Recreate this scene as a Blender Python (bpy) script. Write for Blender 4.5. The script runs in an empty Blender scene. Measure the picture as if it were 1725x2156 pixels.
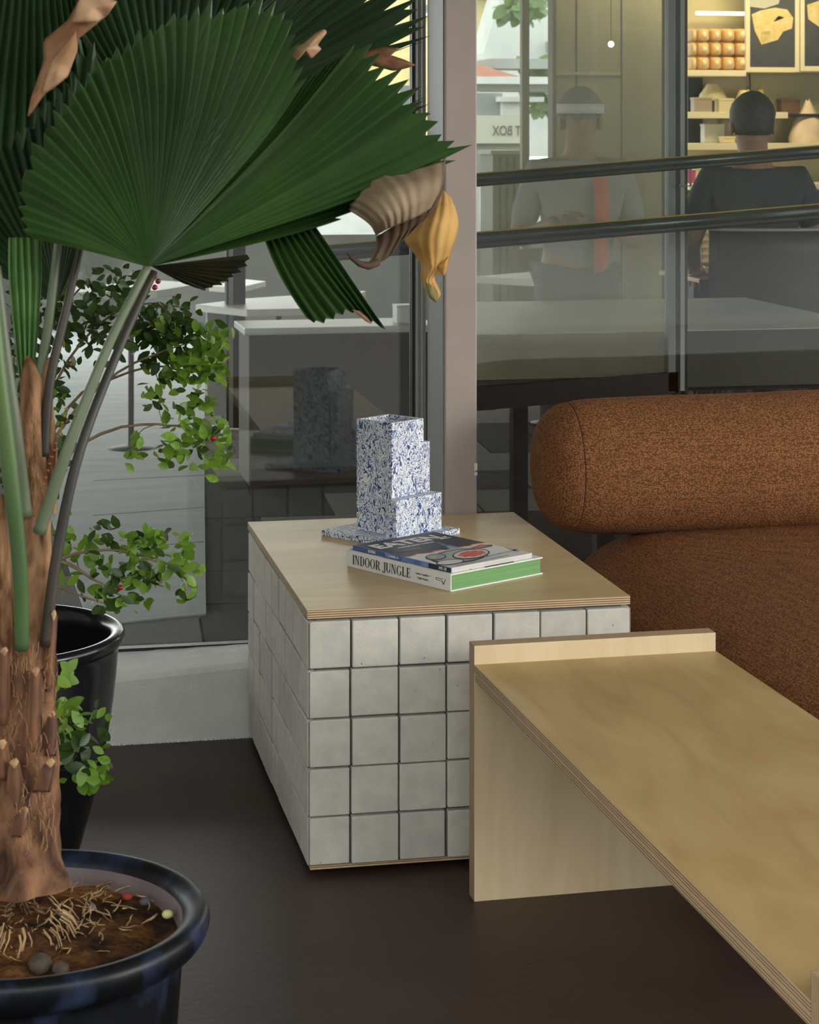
import bpy, bmesh, math, random
from mathutils import Vector, Matrix, Quaternion, noise
random.seed(7)
SC = bpy.context.scene
COL = SC.collection
# ------------------------------------------------------------------ camera
F, CX, CY, YAW = 4383.5, 862.5, 282.6, 0.2
CAM = Vector((-.638, -4.188, 1.511))
cam = bpy.data.cameras.new('camera'); camo = bpy.data.objects.new('camera', cam); COL.objects.link(camo)
camo.location = CAM; camo.rotation_euler = (math.pi/2, 0, -YAW)
cam.sensor_fit = 'VERTICAL'; cam.sensor_height = 36; cam.sensor_width = 36
cam.lens = F/2156*36; cam.shift_y = (CY-1078)/2156; cam.shift_x = 0
cam.clip_start = .05; cam.clip_end = 300
cam.dof.use_dof = True; cam.dof.focus_distance = 4.55; cam.dof.aperture_fstop = cam.lens/1000/.0042
SC.camera = camo
# ------------------------------------------------------------------ light
SC.view_settings.view_transform = 'Standard'; SC.view_settings.look = 'None'
SC.view_settings.gamma = 1; SC.view_settings.use_curve_mapping = False
SC.view_settings.exposure = 0.22
W = bpy.data.worlds.new('sky'); SC.world = W; W.use_nodes = True
wn = W.node_tree; wb = wn.nodes['Background']
wtc = wn.nodes.new('ShaderNodeTexCoord'); wsep = wn.nodes.new('ShaderNodeSeparateXYZ'); wr = wn.nodes.new('ShaderNodeValToRGB')
wn.links.new(wtc.outputs['Generated'], wsep.inputs[0]); wn.links.new(wsep.outputs['Z'], wr.inputs[0]); wn.links.new(wr.outputs[0], wb.inputs[0])
wr.color_ramp.elements[0].position = 0; wr.color_ramp.elements[0].color = (.93, .92, .88, 1)
wr.color_ramp.elements[1].position = 1; wr.color_ramp.elements[1].color = (.80, .84, .88, 1)
wb.inputs[1].default_value = 3.9
def area(name, loc, target, sx, sy, power, col=(1, 1, 1)):
    l = bpy.data.lights.new(name, 'AREA'); l.shape = 'RECTANGLE'; l.size = sx; l.size_y = sy; l.energy = power; l.color = col
    o = bpy.data.objects.new(name, l); COL.objects.link(o); o.location = loc
    o.rotation_euler = (Vector(target)-Vector(loc)).to_track_quat('-Z', 'Y').to_euler(); return o
area('daylight_from_street', (6.4, -4.8, 2.0), (.4, .3, .5), 2.6, 1.9, 170, (1, .97, .92))

# ------------------------------------------------------------------ helpers
_c, _s = math.cos(YAW), math.sin(YAW)
def at(x, y, X=None, Y=None, Z=None, D=None):
    "world point seen at photo pixel (x, y) on a given plane / at a given depth"
    a, d = (x-CX)/F, -(y-CY)/F
    r = Vector((a*_c+_s, -a*_s+_c, d))
    if Y is not None: t = (Y-CAM.y)/r.y
    elif Z is not None: t = (Z-CAM.z)/r.z
    elif X is not None: t = (X-CAM.x)/r.x
    else: t = D
    return CAM+r*t
def lin(c):
    c = c/255
    return c/12.92 if c <= .04045 else ((c+.055)/1.055)**2.4
def rgb(r, g, b): return (lin(r), lin(g), lin(b), 1)

def mat(name, col, rough=.6, col2=None, scale=20, detail=4, spec=.5, bump=0, bscale=None, metal=0, stretch=(1, 1, 1), lo=.35, hi=.65, emit=0, coat=0, trans=0, dist=0, sheen=0):
    m = bpy.data.materials.new(name); m.use_nodes = True; nt = m.node_tree; N = nt.nodes; L = nt.links
    p = N['Principled BSDF']; p.inputs['Base Color'].default_value = col; p.inputs['Roughness'].default_value = rough
    p.inputs['Specular IOR Level'].default_value = spec; p.inputs['Metallic'].default_value = metal
    if coat: p.inputs['Coat Weight'].default_value = coat; p.inputs['Coat Roughness'].default_value = .08
    if sheen: p.inputs['Sheen Weight'].default_value = sheen
    if emit: p.inputs['Emission Color'].default_value = col; p.inputs['Emission Strength'].default_value = emit
    tc = N.new('ShaderNodeTexCoord'); mp = N.new('ShaderNodeMapping'); mp.inputs['Scale'].default_value = stretch
    L.new(tc.outputs['Object'], mp.inputs[0]); m['_map'] = mp.name
    if col2:
        n = N.new('ShaderNodeTexNoise'); n.inputs['Scale'].default_value = scale; n.inputs['Detail'].default_value = detail; n.inputs['Distortion'].default_value = dist
        r = N.new('ShaderNodeValToRGB'); r.color_ramp.elements[0].position = lo; r.color_ramp.elements[1].position = hi
        r.color_ramp.elements[0].color = col; r.color_ramp.elements[1].color = col2
        L.new(mp.outputs[0], n.inputs[0]); L.new(n.outputs[0], r.inputs[0]); L.new(r.outputs[0], p.inputs['Base Color'])
        m['_ramp'] = r.name
    if bump:
        n2 = N.new('ShaderNodeTexNoise'); n2.inputs['Scale'].default_value = bscale or scale; n2.inputs['Detail'].default_value = 5
        b = N.new('ShaderNodeBump'); b.inputs['Strength'].default_value = bump; b.inputs['Distance'].default_value = .01
        L.new(mp.outputs[0], n2.inputs[0]); L.new(n2.outputs[0], b.inputs['Height']); L.new(b.outputs[0], p.inputs['Normal'])
    return m
def nodes(m): return m.node_tree.nodes, m.node_tree.links, m.node_tree.nodes['Principled BSDF']
def mixcol(m, facsock, colA, colB):
    N, L, p = nodes(m); x = N.new('ShaderNodeMix'); x.data_type = 'RGBA'
    L.new(facsock, x.inputs[0])
    for i, c in ((6, colA), (7, colB)):
        if hasattr(c, 'is_output'): L.new(c, x.inputs[i])
        else: x.inputs[i].default_value = c
    return x.outputs[2]

class MB:
    "collects shapes, links them as one mesh object"
    def __init__(s): s.v = []; s.f = []; s.m = []; s.sm = []
    def add(s, vs, fs, mi=0, smooth=False):
        o = len(s.v); s.v += [tuple(v) for v in vs]
        for f in fs: s.f.append(tuple(i+o for i in f)); s.m.append(mi); s.sm.append(smooth)
        return s
    def box(s, x0, x1, y0, y1, z0, z1, M=None, axis=None, mi=0):
        v = [Vector((x, y, z)) for x in (x0, x1) for y in (y0, y1) for z in (z0, z1)]
        if M: v = [M @ q for q in v]
        fs = [(0, 1, 3, 2), (4, 6, 7, 5), (0, 4, 5, 1), (2, 3, 7, 6), (0, 2, 6, 4), (1, 5, 7, 3)]
        o = len(s.v); s.v += [tuple(q) for q in v]
        for i, f in enumerate(fs):
            s.f.append(tuple(k+o for k in f)); s.sm.append(False)
            s.m.append(mi if axis is None else (0 if i//2 == axis else 1))
        return s
    def quad(s, a, b, c, d, mi=0): return s.add([a, b, c, d], [(0, 1, 2, 3)], mi)
    def tube(s, pts, r, n=8, cap=True, mi=0):
        pts = [Vector(p) for p in pts]; k = len(pts); R = r if isinstance(r, (list, tuple)) else [r]*k
        vs = []; up = Vector((0, 0, 1)); prev = None
        for i in range(k):
            t = (pts[min(i+1, k-1)]-pts[max(i-1, 0)]).normalized()
            if prev is None:
                a = t.cross(up if abs(t.z) < .9 else Vector((1, 0, 0))).normalized()
            else:
                a = (prev-t*prev.dot(t)).normalized()
            prev = a; b = t.cross(a)
            vs += [pts[i]+(a*math.cos(2*math.pi*j/n)+b*math.sin(2*math.pi*j/n))*R[i] for j in range(n)]
        fs = [(i*n+j, i*n+(j+1) % n, (i+1)*n+(j+1) % n, (i+1)*n+j) for i in range(k-1) for j in range(n)]
        if cap: fs += [tuple(range(n))[::-1], tuple((k-1)*n+j for j in range(n))]
        return s.add(vs, fs, mi, True)
    def lathe(s, prof, c=(0, 0), n=48, mi=0, smooth=True, wob=0):
        vs = []
        for (r, z) in prof:
            for j in range(n):
                a = 2*math.pi*j/n; rr = r
                if wob: rr *= 1+wob*noise.noise((math.cos(a)*2, math.sin(a)*2, z*18))
                vs.append((c[0]+rr*math.cos(a), c[1]+rr*math.sin(a), z))
        fs = [(i*n+j, i*n+(j+1) % n, (i+1)*n+(j+1) % n, (i+1)*n+j) for i in range(len(prof)-1) for j in range(n)]
        return s.add(vs, fs, mi, smooth)
    def grid(s, rows, mi=0, smooth=True):
        n = len(rows[0]); fs = [(i*n+j, i*n+j+1, (i+1)*n+j+1, (i+1)*n+j) for i in range(len(rows)-1) for j in range(n-1)]
        return s.add([p for r in rows for p in r], fs, mi, smooth)
    def ball(s, c, rx, ry=None, rz=None, n=10, m=7, mi=0, M=None):
        ry = ry or rx; rz = rz or rx; c = Vector(c); vs = []
        for i in range(m+1):
            t = math.pi*i/m
            for j in range(n):
                a = 2*math.pi*j/n; q = Vector((rx*math.sin(t)*math.cos(a), ry*math.sin(t)*math.sin(a), rz*math.cos(t)))
                vs.append(c+(M @ q if M else q))
        fs = [(i*n+j, (i+1)*n+j, (i+1)*n+(j+1) % n, i*n+(j+1) % n) for i in range(m) for j in range(n)]
        return s.add(vs, fs, mi, True)
    def prism(s, poly, z0, z1, M=None, mi=0):
        n = len(poly); v = [Vector((p[0], p[1], z)) for z in (z0, z1) for p in poly]
        if M: v = [M @ q for q in v]
        return s.add(v, [tuple(range(n))[::-1], tuple(range(n, 2*n))]+[(i, (i+1) % n, n+(i+1) % n, n+i) for i in range(n)], mi)
    def build(s, name, mats, parent=None, bevel=0, solid=0, subd=0):
        me = bpy.data.meshes.new(name); me.from_pydata(s.v, [], s.f)
        for m in (mats if isinstance(mats, (list, tuple)) else [mats]): me.materials.append(m)
        me.polygons.foreach_set('material_index', s.m); me.polygons.foreach_set('use_smooth', s.sm)
        bm = bmesh.new(); bm.from_mesh(me); bmesh.ops.remove_doubles(bm, verts=bm.verts, dist=1e-6)
        bmesh.ops.recalc_face_normals(bm, faces=bm.faces); bm.to_mesh(me); bm.free()
        me.update(); return link(name, me, parent, bevel, solid, subd)
def link(name, me, parent=None, bevel=0, solid=0, subd=0):
    o = bpy.data.objects.new(name, me); COL.objects.link(o)
    if parent is not None:
        o.parent = parent; base = parent; off = Vector()
        while base is not None: off += base.location; base = base.parent
        if me: me.transform(Matrix.Translation(-off))
    if solid: md = o.modifiers.new('s', 'SOLIDIFY'); md.thickness = solid; md.offset = 0
    if bevel:
        md = o.modifiers.new('b', 'BEVEL'); md.width = bevel; md.segments = 2; md.limit_method = 'ANGLE'
    if subd: md = o.modifiers.new('u', 'SUBSURF'); md.levels = subd; md.render_levels = subd
    return o
def tag(o, label=None, cat=None, group=None, kind=None):
    for k, v in (('label', label), ('category', cat), ('group', group), ('kind', kind)):
        if v: o[k] = v
    return o
def thing(name, loc, label, cat, group=None):
    o = bpy.data.objects.new(name, None); o.location = loc; o.empty_display_size = .05; COL.objects.link(o)
    return tag(o, label, cat, group)
def copy_tree(o, delta, parent=None):
    c = o.copy(); COL.objects.link(c); c.parent = parent
    if parent is None: c.location = o.location+Vector(delta)
    for ch in list(o.children): copy_tree(ch, delta, c)
    return c
def lerp(a, b, t): return a+(b-a)*t
def resample(pts, n):
    "n points evenly along a polyline of tuples"
    P = [Vector(p) for p in pts]; d = [0]
    for i in range(1, len(P)): d.append(d[-1]+(P[i]-P[i-1]).length)
    out = []; k = 0
    for i in range(n):
        t = d[-1]*i/(n-1)
        while k < len(P)-2 and d[k+1] < t: k += 1
        u = (t-d[k])/max(1e-9, d[k+1]-d[k]); out.append(P[k].lerp(P[k+1], min(1, max(0, u))))
    return out
def spline(pts, n):
    "Catmull-Rom through tuples"
    P = [Vector(p) for p in pts]; k = len(P)-1; out = []
    for i in range(n):
        t = k*i/(n-1); j = min(int(t), k-1); u = t-j
        a, b, c, d = P[max(j-1, 0)], P[j], P[j+1], P[min(j+2, k)]
        out.append(.5*((2*b)+(c-a)*u+(2*a-5*b+4*c-d)*u*u+(3*b-a-3*c+d)*u**3))
    return out
def text_mesh(body, size, offset=0, extrude=.0002):
    cu = bpy.data.curves.new('t', 'FONT'); cu.body = body; cu.size = size; cu.offset = offset; cu.extrude = extrude
    cu.align_x = 'CENTER'; cu.align_y = 'CENTER'
    o = bpy.data.objects.new('t', cu); COL.objects.link(o)
    me = bpy.data.meshes.new_from_object(o.evaluated_get(bpy.context.evaluated_depsgraph_get()))
    bpy.data.objects.remove(o); bpy.data.curves.remove(cu); return me

# ------------------------------------------------------------------ materials
M = {}
M['floor'] = mat('brown_resin_floor', rgb(58, 44, 38), .46, rgb(68, 53, 46), 3.2, 6, .32, .10, 60)
M['plaster'] = mat('white_plaster', rgb(238, 240, 236), .75, rgb(226, 228, 224), 9, 5, .3, .35, 75)
M['column'] = mat('pinkish_grey_paint', rgb(176, 162, 155), .5, rgb(166, 154, 147), 4, 3, .4, .04, 30)
M['alu'] = mat('aluminium_frame', rgb(150, 150, 146), .45, rgb(138, 138, 134), 6, 3, .4, 0, stretch=(1, 1, .2))
M['dark_frame'] = mat('dark_metal_frame', rgb(38, 40, 44), .4, rgb(30, 32, 36), 6)
M['tile'] = mat('white_cement_tile', rgb(206, 203, 192), .72, rgb(194, 191, 182), 26, 6, .3, .10, 160)
N, L, p = nodes(M['tile'])     # small pits in the cement
vo = N.new('ShaderNodeTexVoronoi'); vo.inputs['Scale'].default_value = 26
cr = N.new('ShaderNodeValToRGB'); cr.color_ramp.elements[0].position = .03; cr.color_ramp.elements[1].position = .055
cr.color_ramp.elements[0].color = (1, 1, 1, 1); cr.color_ramp.elements[1].color = (0, 0, 0, 1)
oi = N.new('ShaderNodeObjectInfo'); ad = N.new('ShaderNodeVectorMath'); ad.operation = 'ADD'
tc = N.new('ShaderNodeTexCoord'); L.new(tc.outputs['Object'], ad.inputs[0]); L.new(oi.outputs['Random'], ad.inputs[1])
L.new(ad.outputs[0], vo.inputs[0]); L.new(vo.outputs['Distance'], cr.inputs[0])
hsv = N.new('ShaderNodeHueSaturation'); mr = N.new('ShaderNodeMapRange'); mr.inputs[3].default_value = .90; mr.inputs[4].default_value = 1.05
L.new(oi.outputs['Random'], mr.inputs[0]); L.new(mr.outputs[0], hsv.inputs['Value'])
L.new(N[M['tile']['_ramp']].outputs[0], hsv.inputs['Color'])
L.new(mixcol(M['tile'], cr.outputs[0], hsv.outputs[0], rgb(120, 116, 108)), p.inputs['Base Color'])
M['grout'] = mat('grey_core', rgb(98, 100, 106), .8, rgb(84, 86, 92), 20)

def wood(name, a, b, stretch, rough=.42):
    m = mat(name, rgb(*a), rough, rgb(*b), 2.2, 6, .35, .03, 40, stretch=stretch, lo=.3, hi=.72, dist=1.2)
    return m
M['veneer_top'] = wood('birch_veneer_warm', (204, 182, 138), (186, 160, 114), (1.2, 5, 5), .36)
M['veneer_bench'] = wood('birch_veneer_bench', (190, 162, 110), (170, 139, 86), (5, 1.2, 5), .42)
M['veneer_side'] = wood('birch_veneer_pale', (222, 202, 166), (208, 186, 148), (7, 7, 1.0), .5)
def ply_edge(name, axis, period, off=0):
    m = mat(name, rgb(206, 184, 146), .6); N, L, p = nodes(m)
    tc = N.new('ShaderNodeTexCoord'); sp = N.new('ShaderNodeSeparateXYZ'); L.new(tc.outputs['Object'], sp.inputs[0])
    ma = N.new('ShaderNodeMath'); ma.operation = 'MULTIPLY_ADD'; ma.inputs[1].default_value = 2*math.pi/period; ma.inputs[2].default_value = off
    L.new(sp.outputs[axis], ma.inputs[0]); si = N.new('ShaderNodeMath'); si.operation = 'SINE'; L.new(ma.outputs[0], si.inputs[0])
    r = N.new('ShaderNodeValToRGB'); r.color_ramp.elements[0].position = .42; r.color_ramp.elements[1].position = .58
    r.color_ramp.elements[0].color = rgb(124, 92, 64); r.color_ramp.elements[1].color = rgb(206, 182, 144)
    m2 = N.new('ShaderNodeMapRange'); m2.inputs[1].default_value = -1; L.new(si.outputs[0], m2.inputs[0])
    nz = N.new('ShaderNodeTexNoise'); nz.inputs['Scale'].default_value = 30; L.new(tc.outputs['Object'], nz.inputs[0])
    a2 = N.new('ShaderNodeMath'); a2.operation = 'MULTIPLY_ADD'; a2.inputs[1].default_value = .35; a2.inputs[2].default_value = -.17; L.new(nz.outputs[0], a2.inputs[0])
    a3 = N.new('ShaderNodeMath'); L.new(m2.outputs[0], a3.inputs[0]); L.new(a2.outputs[0], a3.inputs[1]); L.new(a3.outputs[0], r.inputs[0])
    L.new(r.outputs[0], p.inputs['Base Color']); return m
M['edge_z'] = ply_edge('ply_edge_horizontal', 2, .0046)
M['edge_y'] = ply_edge('ply_edge_upright', 1, .0052)

M['fabric'] = mat('rust_woven_fabric', rgb(160, 110, 70), .9, rgb(146, 98, 62), 26, 3, .15, 0)
N, L, p = nodes(M['fabric'])
tc = N.new('ShaderNodeTexCoord'); vo = N.new('ShaderNodeTexVoronoi'); vo.inputs['Scale'].default_value = 220; vo.inputs['Randomness'].default_value = .75
mpv = N.new('ShaderNodeMapping'); mpv.inputs['Scale'].default_value = (.75, 1, 1.25); L.new(tc.outputs['Object'], mpv.inputs[0])
L.new(mpv.outputs[0], vo.inputs[0])
r2 = N.new('ShaderNodeValToRGB'); r2.color_ramp.elements[0].position = .25; r2.color_ramp.elements[1].position = .62
r2.color_ramp.elements[0].color = (0, 0, 0, 1); r2.color_ramp.elements[1].color = (1, 1, 1, 1)
L.new(vo.outputs['Distance'], r2.inputs[0])
L.new(mixcol(M['fabric'], r2.outputs[0], N[M['fabric']['_ramp']].outputs[0], rgb(100, 65, 40)), p.inputs['Base Color'])
bp = N.new('ShaderNodeBump'); bp.inputs['Strength'].default_value = .5; bp.inputs['Distance'].default_value = .003; bp.invert = True
L.new(vo.outputs['Distance'], bp.inputs['Height']); L.new(bp.outputs[0], p.inputs['Normal'])
M['seam'] = mat('seam_thread', rgb(70, 42, 26), .9)

def glass(name, refl, tint=(.93, .95, .94, 1), haze=0):
    m = bpy.data.materials.new(name); m.use_nodes = True; N = m.node_tree.nodes; L = m.node_tree.links; N.clear()
    o = N.new('ShaderNodeOutputMaterial'); t = N.new('ShaderNodeBsdfTransparent'); t.inputs[0].default_value = tint
    g = N.new('ShaderNodeBsdfGlossy'); g.inputs['Roughness'].default_value = 0.0; g.inputs['Color'].default_value = (1, 1, 1, 1)
    fr = N.new('ShaderNodeFresnel'); fr.inputs[0].default_value = 1.45
    a = N.new('ShaderNodeMath'); a.inputs[1].default_value = refl; L.new(fr.outputs[0], a.inputs[0]); a.use_clamp = True
    mx = N.new('ShaderNodeMixShader'); L.new(a.outputs[0], mx.inputs[0]); L.new(t.outputs[0], mx.inputs[1]); L.new(g.outputs[0], mx.inputs[2])
    last = mx
    if haze:
        d = N.new('ShaderNodeBsdfDiffuse'); d.inputs[0].default_value = rgb(214, 210, 184)  # pale diffuse layer paints the veil of reflected light onto the pane
        tl = N.new('ShaderNodeBsdfTranslucent'); tl.inputs[0].default_value = rgb(214, 210, 184)
        m3 = N.new('ShaderNodeMixShader'); L.new(d.outputs[0], m3.inputs[1]); L.new(tl.outputs[0], m3.inputs[2])
        tc = N.new('ShaderNodeTexCoord'); mp = N.new('ShaderNodeMapping'); mp.inputs['Scale'].default_value = (6, 6, .35); L.new(tc.outputs['Object'], mp.inputs[0])
        nz = N.new('ShaderNodeTexNoise'); nz.inputs['Scale'].default_value = 1.6; nz.inputs['Detail'].default_value = 4; L.new(mp.outputs[0], nz.inputs[0])
        mr = N.new('ShaderNodeMapRange'); mr.inputs[3].default_value = haze*.75; mr.inputs[4].default_value = haze*1.25; L.new(nz.outputs[0], mr.inputs[0])
        m2 = N.new('ShaderNodeMixShader'); L.new(mr.outputs[0], m2.inputs[0]); L.new(mx.outputs[0], m2.inputs[1]); L.new(m3.outputs[0], m2.inputs[2]); last = m2
    L.new(last.outputs[0], o.inputs[0]); return m
M['glass'] = glass('window_glass', .032)
M['milky'] = glass('painted_haze_glass', .0, haze=.20)
SC.cycles.transparent_max_bounces = 24

M['granite_dark'] = mat('dark_granite', rgb(40, 42, 40), .85, rgb(60, 62, 60), 260, 3, .08, lo=.4, hi=.7)
M['granite_light'] = mat('speckled_granite', rgb(84, 84, 78), .85, rgb(138, 138, 130), 260, 3, .08, lo=.38, hi=.66)
M['joint'] = mat('paving_joint', rgb(44, 45, 44), .8, rgb(54, 55, 54), 30)
M['pale_floor_band'] = mat('pale_concrete_and_light_band', rgb(186, 190, 188), .7, rgb(172, 177, 175), 3, 6, .15, .05, 50, stretch=(1, 3, 1))

# ------------------------------------------------------------------ structure
# --- floor of the seating area
o = MB().box(-7, 7, -9, 1.04, -.12, 0).build('floor', M['floor']); tag(o, 'dark brown resin floor of the seating area', 'floor', kind='structure')
# --- curb wall under the glass, its ledge slightly irregular
b = MB(); xs = [-4, -1.2, -.31, .006, .6, 5]; rows = []
def curb_top(x): return .168+.055*max(-1, min(1.2, (x+.31)/.316*.35))
prof = []
for x in [i*.1-4 for i in range(91)]:
    zt = curb_top(x); wv = .002*noise.noise((x*5, 3, 1))
    prof.append([(x, 1.0+wv, 0), (x, 1.0+wv*1.5, zt*.5), (x, 1.001+wv, zt-.012), (x, 1.012, zt), (x, 1.15, zt-.008), (x, 1.34, .160), (x, 1.36, .1), (x, 1.36, 0)])
b.grid(prof, smooth=False)
o = b.build('wall_back', M['plaster']); tag(o, 'white plastered low wall carrying the windows', 'wall', kind='structure')
b = MB()
for i in range(46):   # ragged mortar crumbs where the wall meets the floor
    x = -.36+i*.0085+random.uniform(-.002, .002); b.ball((x, .999, .001), random.uniform(.003, .006), .003, random.uniform(.002, .006), 6, 4)
tag(b.build('mortar_crumbs', M['plaster'], o), kind='stuff')
# --- column between the panes
o = MB().box(.506, .590, 1.0, 1.22, .17, 3.4).build('trim_1', M['column'], bevel=.004); tag(o, 'pinkish grey painted column between the two windows', 'column', kind='structure')
MB().box(.5035, .506, 1.012, 1.205, .17, 3.4).build('side_cover', M['alu'], o, bevel=.001)
for zc, h in ((.66, .018), (.642, .008)):
    MB().box(.583, .5905, .9985, 1.0, zc-h/2, zc+h/2).build('chipped_paint', M['plaster'], o)
# --- windows
def window(name, x0, x1, label):
    w = bpy.data.objects.new(name, None); w.location = ((x0+x1)/2, 1.3, .16); COL.objects.link(w); tag(w, label, 'window', kind='structure')
    MB().box(x0, x1, 1.294, 1.306, .165, 3.4).build('pane', M['glass'], w)
    f = MB().box(x0, x1, 1.285, 1.315, .150, .168).build('bottom_gasket', M['dark_frame'], w)
    return w
w1 = window('window_1', -4, .478, 'large window pane left of the column')
MB().box(.478, .4862, 1.285, 1.32, .16, 3.4).build('dark_stile', M['dark_frame'], w1)
MB().box(.4862, .4935, 1.25, 1.32, .16, 3.4).build('stile', M['alu'], w1)
MB().box(.4935, .503, 1.222, 1.32, .16, 3.4).build('stile', M['alu'], w1)
w2 = window('window_2', .63, 5, 'large window pane right of the column')
MB().box(.592, .63, 1.24, 1.32, .16, 3.4).build('stile', M['column'], w2)
# --- paving beyond the glass
fl = MB().box(-9, 12, 1.36, 16, -.14, -.012).build('floor_1', M['joint']); tag(fl, 'granite paving beyond the glass', 'floor', kind='structure')
RT = Matrix.Rotation(math.radians(-3.5), 4, 'Z')
tile_me = []
for mname in ('granite_dark', 'granite_light'):
    o = MB().box(-.296, .296, -.246, .246, -.02, 0).build('paving_tile', M[mname], fl); o.data.transform(Matrix.Translation(fl.location)); tile_me.append(o.data); bpy.data.objects.remove(o)
for iy in range(0, 15):
    for ix in range(-4, 13):
        c = RT @ Vector((ix*.6+.17+(.3 if iy % 2 else 0), iy*.5+1.25, 0))
        if c.y < 1.62: c.y = 1.62
        k = 1 if random.random() < .45 else 0
        o = bpy.data.objects.new('paving_tile', tile_me[k]); COL.objects.link(o); o.parent = fl; o.location = (c.x, c.y, random.uniform(-.0012, .0012)); o.rotation_euler[2] = math.radians(-3.5)
for iy in range(15, 24):
    for ix in range(-3, 5):
        c = RT @ Vector((ix*1.2+.2, iy*.5+1.25, 0))
        o = bpy.data.objects.new('paving_tile', tile_me[(ix+iy) % 2]); COL.objects.link(o); o.parent = fl; o.location = (c.x, c.y, 0); o.scale = (2, 1, 1); o.rotation_euler[2] = math.radians(-3.5)
poly = [at(x, y, Z=.004) for x, y in [(190, 1318), (434, 1292), (431, 1060), (431, 860), (440, 652), (60, 652), (60, 960)]]  # pale slab: concrete floor, with the reflected band of light painted as floor colour
ph = MB().prism([(q.x, q.y) for q in poly], -.010, .006).build('floor_2', M['pale_floor_band']); tag(ph, 'pale grey concrete floor with a band of reflected light painted in its colour', 'path', kind='structure')
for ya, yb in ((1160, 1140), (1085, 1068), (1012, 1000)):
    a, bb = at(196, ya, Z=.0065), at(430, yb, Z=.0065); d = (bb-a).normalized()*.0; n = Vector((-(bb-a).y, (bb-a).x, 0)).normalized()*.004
    MB().prism([tuple((a-n)[:2]), tuple((bb-n)[:2]), tuple((bb+n)[:2]), tuple((a+n)[:2])], .0055, .0068).build('band_joint', M['granite_light'], ph)
# ------------------------------------------------------------------ tiled side table
tb = thing('side_table', (.34, .5, 0), 'low square side table clad in white cement tiles with a birch plywood top', 'side table')
MB().box(.017, .668, .017, .976, .02, .527).build('core', M['grout'], tb)
MB().box(.006, .680, .006, .986, .0125, .0195, axis=2).build('base_board', [M['veneer_side'], M['edge_z']], tb)
MB().box(.05, .63, .05, .94, 0, .0125).build('plinth', M['dark_frame'], tb)
MB().box(-.001, .685, .004, .993, .5240, .5420, axis=2).build('table_top', [M['veneer_top'], M['edge_z']], tb, bevel=.0012)
G = .0022
def tile_obj(poly, z0, z1):
    MB().prism(poly, z0, z1).build('tile', M['tile'], tb, bevel=.0024)
for k in range(5):
    z0, z1 = .02+k*.1+G, .12+k*.1-G
    for i in range(7):
        j = lambda a: random.uniform(-a, a)
        x0 = 0 if i == 0 else .089+(i-1)*.1; x1 = .685 if i == 6 else .089+i*.1
        x0 += 0 if i == 0 else G+j(.0012); x1 -= 0 if i == 6 else G+j(.0012); y = j(.0015); dz = j(.0012)
        if i == 0: P = [(.0035, y), (x1, y), (x1, .02), (.022, .02)]
        elif i == 6: P = [(x0, y), (.6815, y), (.663, .02), (x0, .02)]
        else: P = [(x0, y), (x1, y), (x1, .02), (x0, .02)]
        tile_obj(P, z0+dz, z1+dz)
        tile_obj([(q[0], .99-q[1]) for q in P][::-1], z0, z1)
    for i in range(9):
        y0 = i*.11+(0 if i == 0 else G); y1 = (i+1)*.11-(0 if i == 8 else G); x = j(.0012)
        a = .0035 if i == 0 else 0; b2 = .022 if i == 0 else 0; c2 = .0035 if i == 8 else 0; d2 = .022 if i == 8 else 0
        P = [(x, y0+a), (.02, y0+b2), (.02, y1-d2), (x, y1-c2)]
        tile_obj(P[::-1], z0, z1); tile_obj([(.685-q[0], q[1]) for q in P], z0, z1)
# ------------------------------------------------------------------ plywood bench
bw = .02; BM = Matrix.Translation((.35, 0, 0)) @ Matrix.Rotation(bw, 4, 'Z')
bn = thing('bench', BM @ Vector((.2, -1, 0)), 'long low birch plywood bench with upright end panels', 'bench')
bx0, bx1, by0, by1 = -.053, .451, -.197, -1.826
MB().box(bx0, bx1, by1, by0, .450, .467, M=BM, axis=2).build('upper_seat_board', [M['veneer_bench'], M['edge_z']], bn, bevel=.0006)
MB().box(bx0+.0015, bx1-.0015, by1, by0, .4335, .4498, M=BM, axis=2).build('lower_seat_board', [M['veneer_bench'], M['edge_z']], bn, bevel=.0006)
for y0, y1 in ((by0+.001, by0+.041), (by1-.041, by1-.001)):
    MB().box(bx0, bx1, y0, y1, .0, .504, M=BM, axis=1).build('end_panel', [M['veneer_side'], M['edge_y']], bn, bevel=.0008)
MB().box(bx1-.12, bx1-.10, by1+.001, by0-.001, .32, .4332, M=BM).build('rail', M['veneer_side'], bn)
# ------------------------------------------------------------------ sofa
sf = thing('sofa', (1.6, .2, 0), 'rust brown woven sofa with a thick rounded roll backrest', 'sofa')
def supered(c, half, e, n=40, m=28, bulge=0, rot=0, post=None):
    "rounded box surface; e = squareness"
    def sp(v, k): return math.copysign(abs(v)**k, v)
    b = MB(); R = Matrix.Rotation(rot, 3, 'Z'); vs = []
    for i in range(m+1):
        t = -math.pi/2+math.pi*i/m
        for j in range(n):
            a = 2*math.pi*j/n
            q = Vector((half[0]*sp(math.cos(t), e[1])*sp(math.cos(a), e[0]), half[1]*sp(math.cos(t), e[1])*sp(math.sin(a), e[0]), half[2]*sp(math.sin(t), e[1])))
            if post: q = post(q)
            vs.append(Vector(c)+R @ q)
    fs = [(i*n+j, i*n+(j+1) % n, (i+1)*n+(j+1) % n, (i+1)*n+j) for i in range(m) for j in range(n)]
    return b.add(vs, fs, 0, True)
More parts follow.
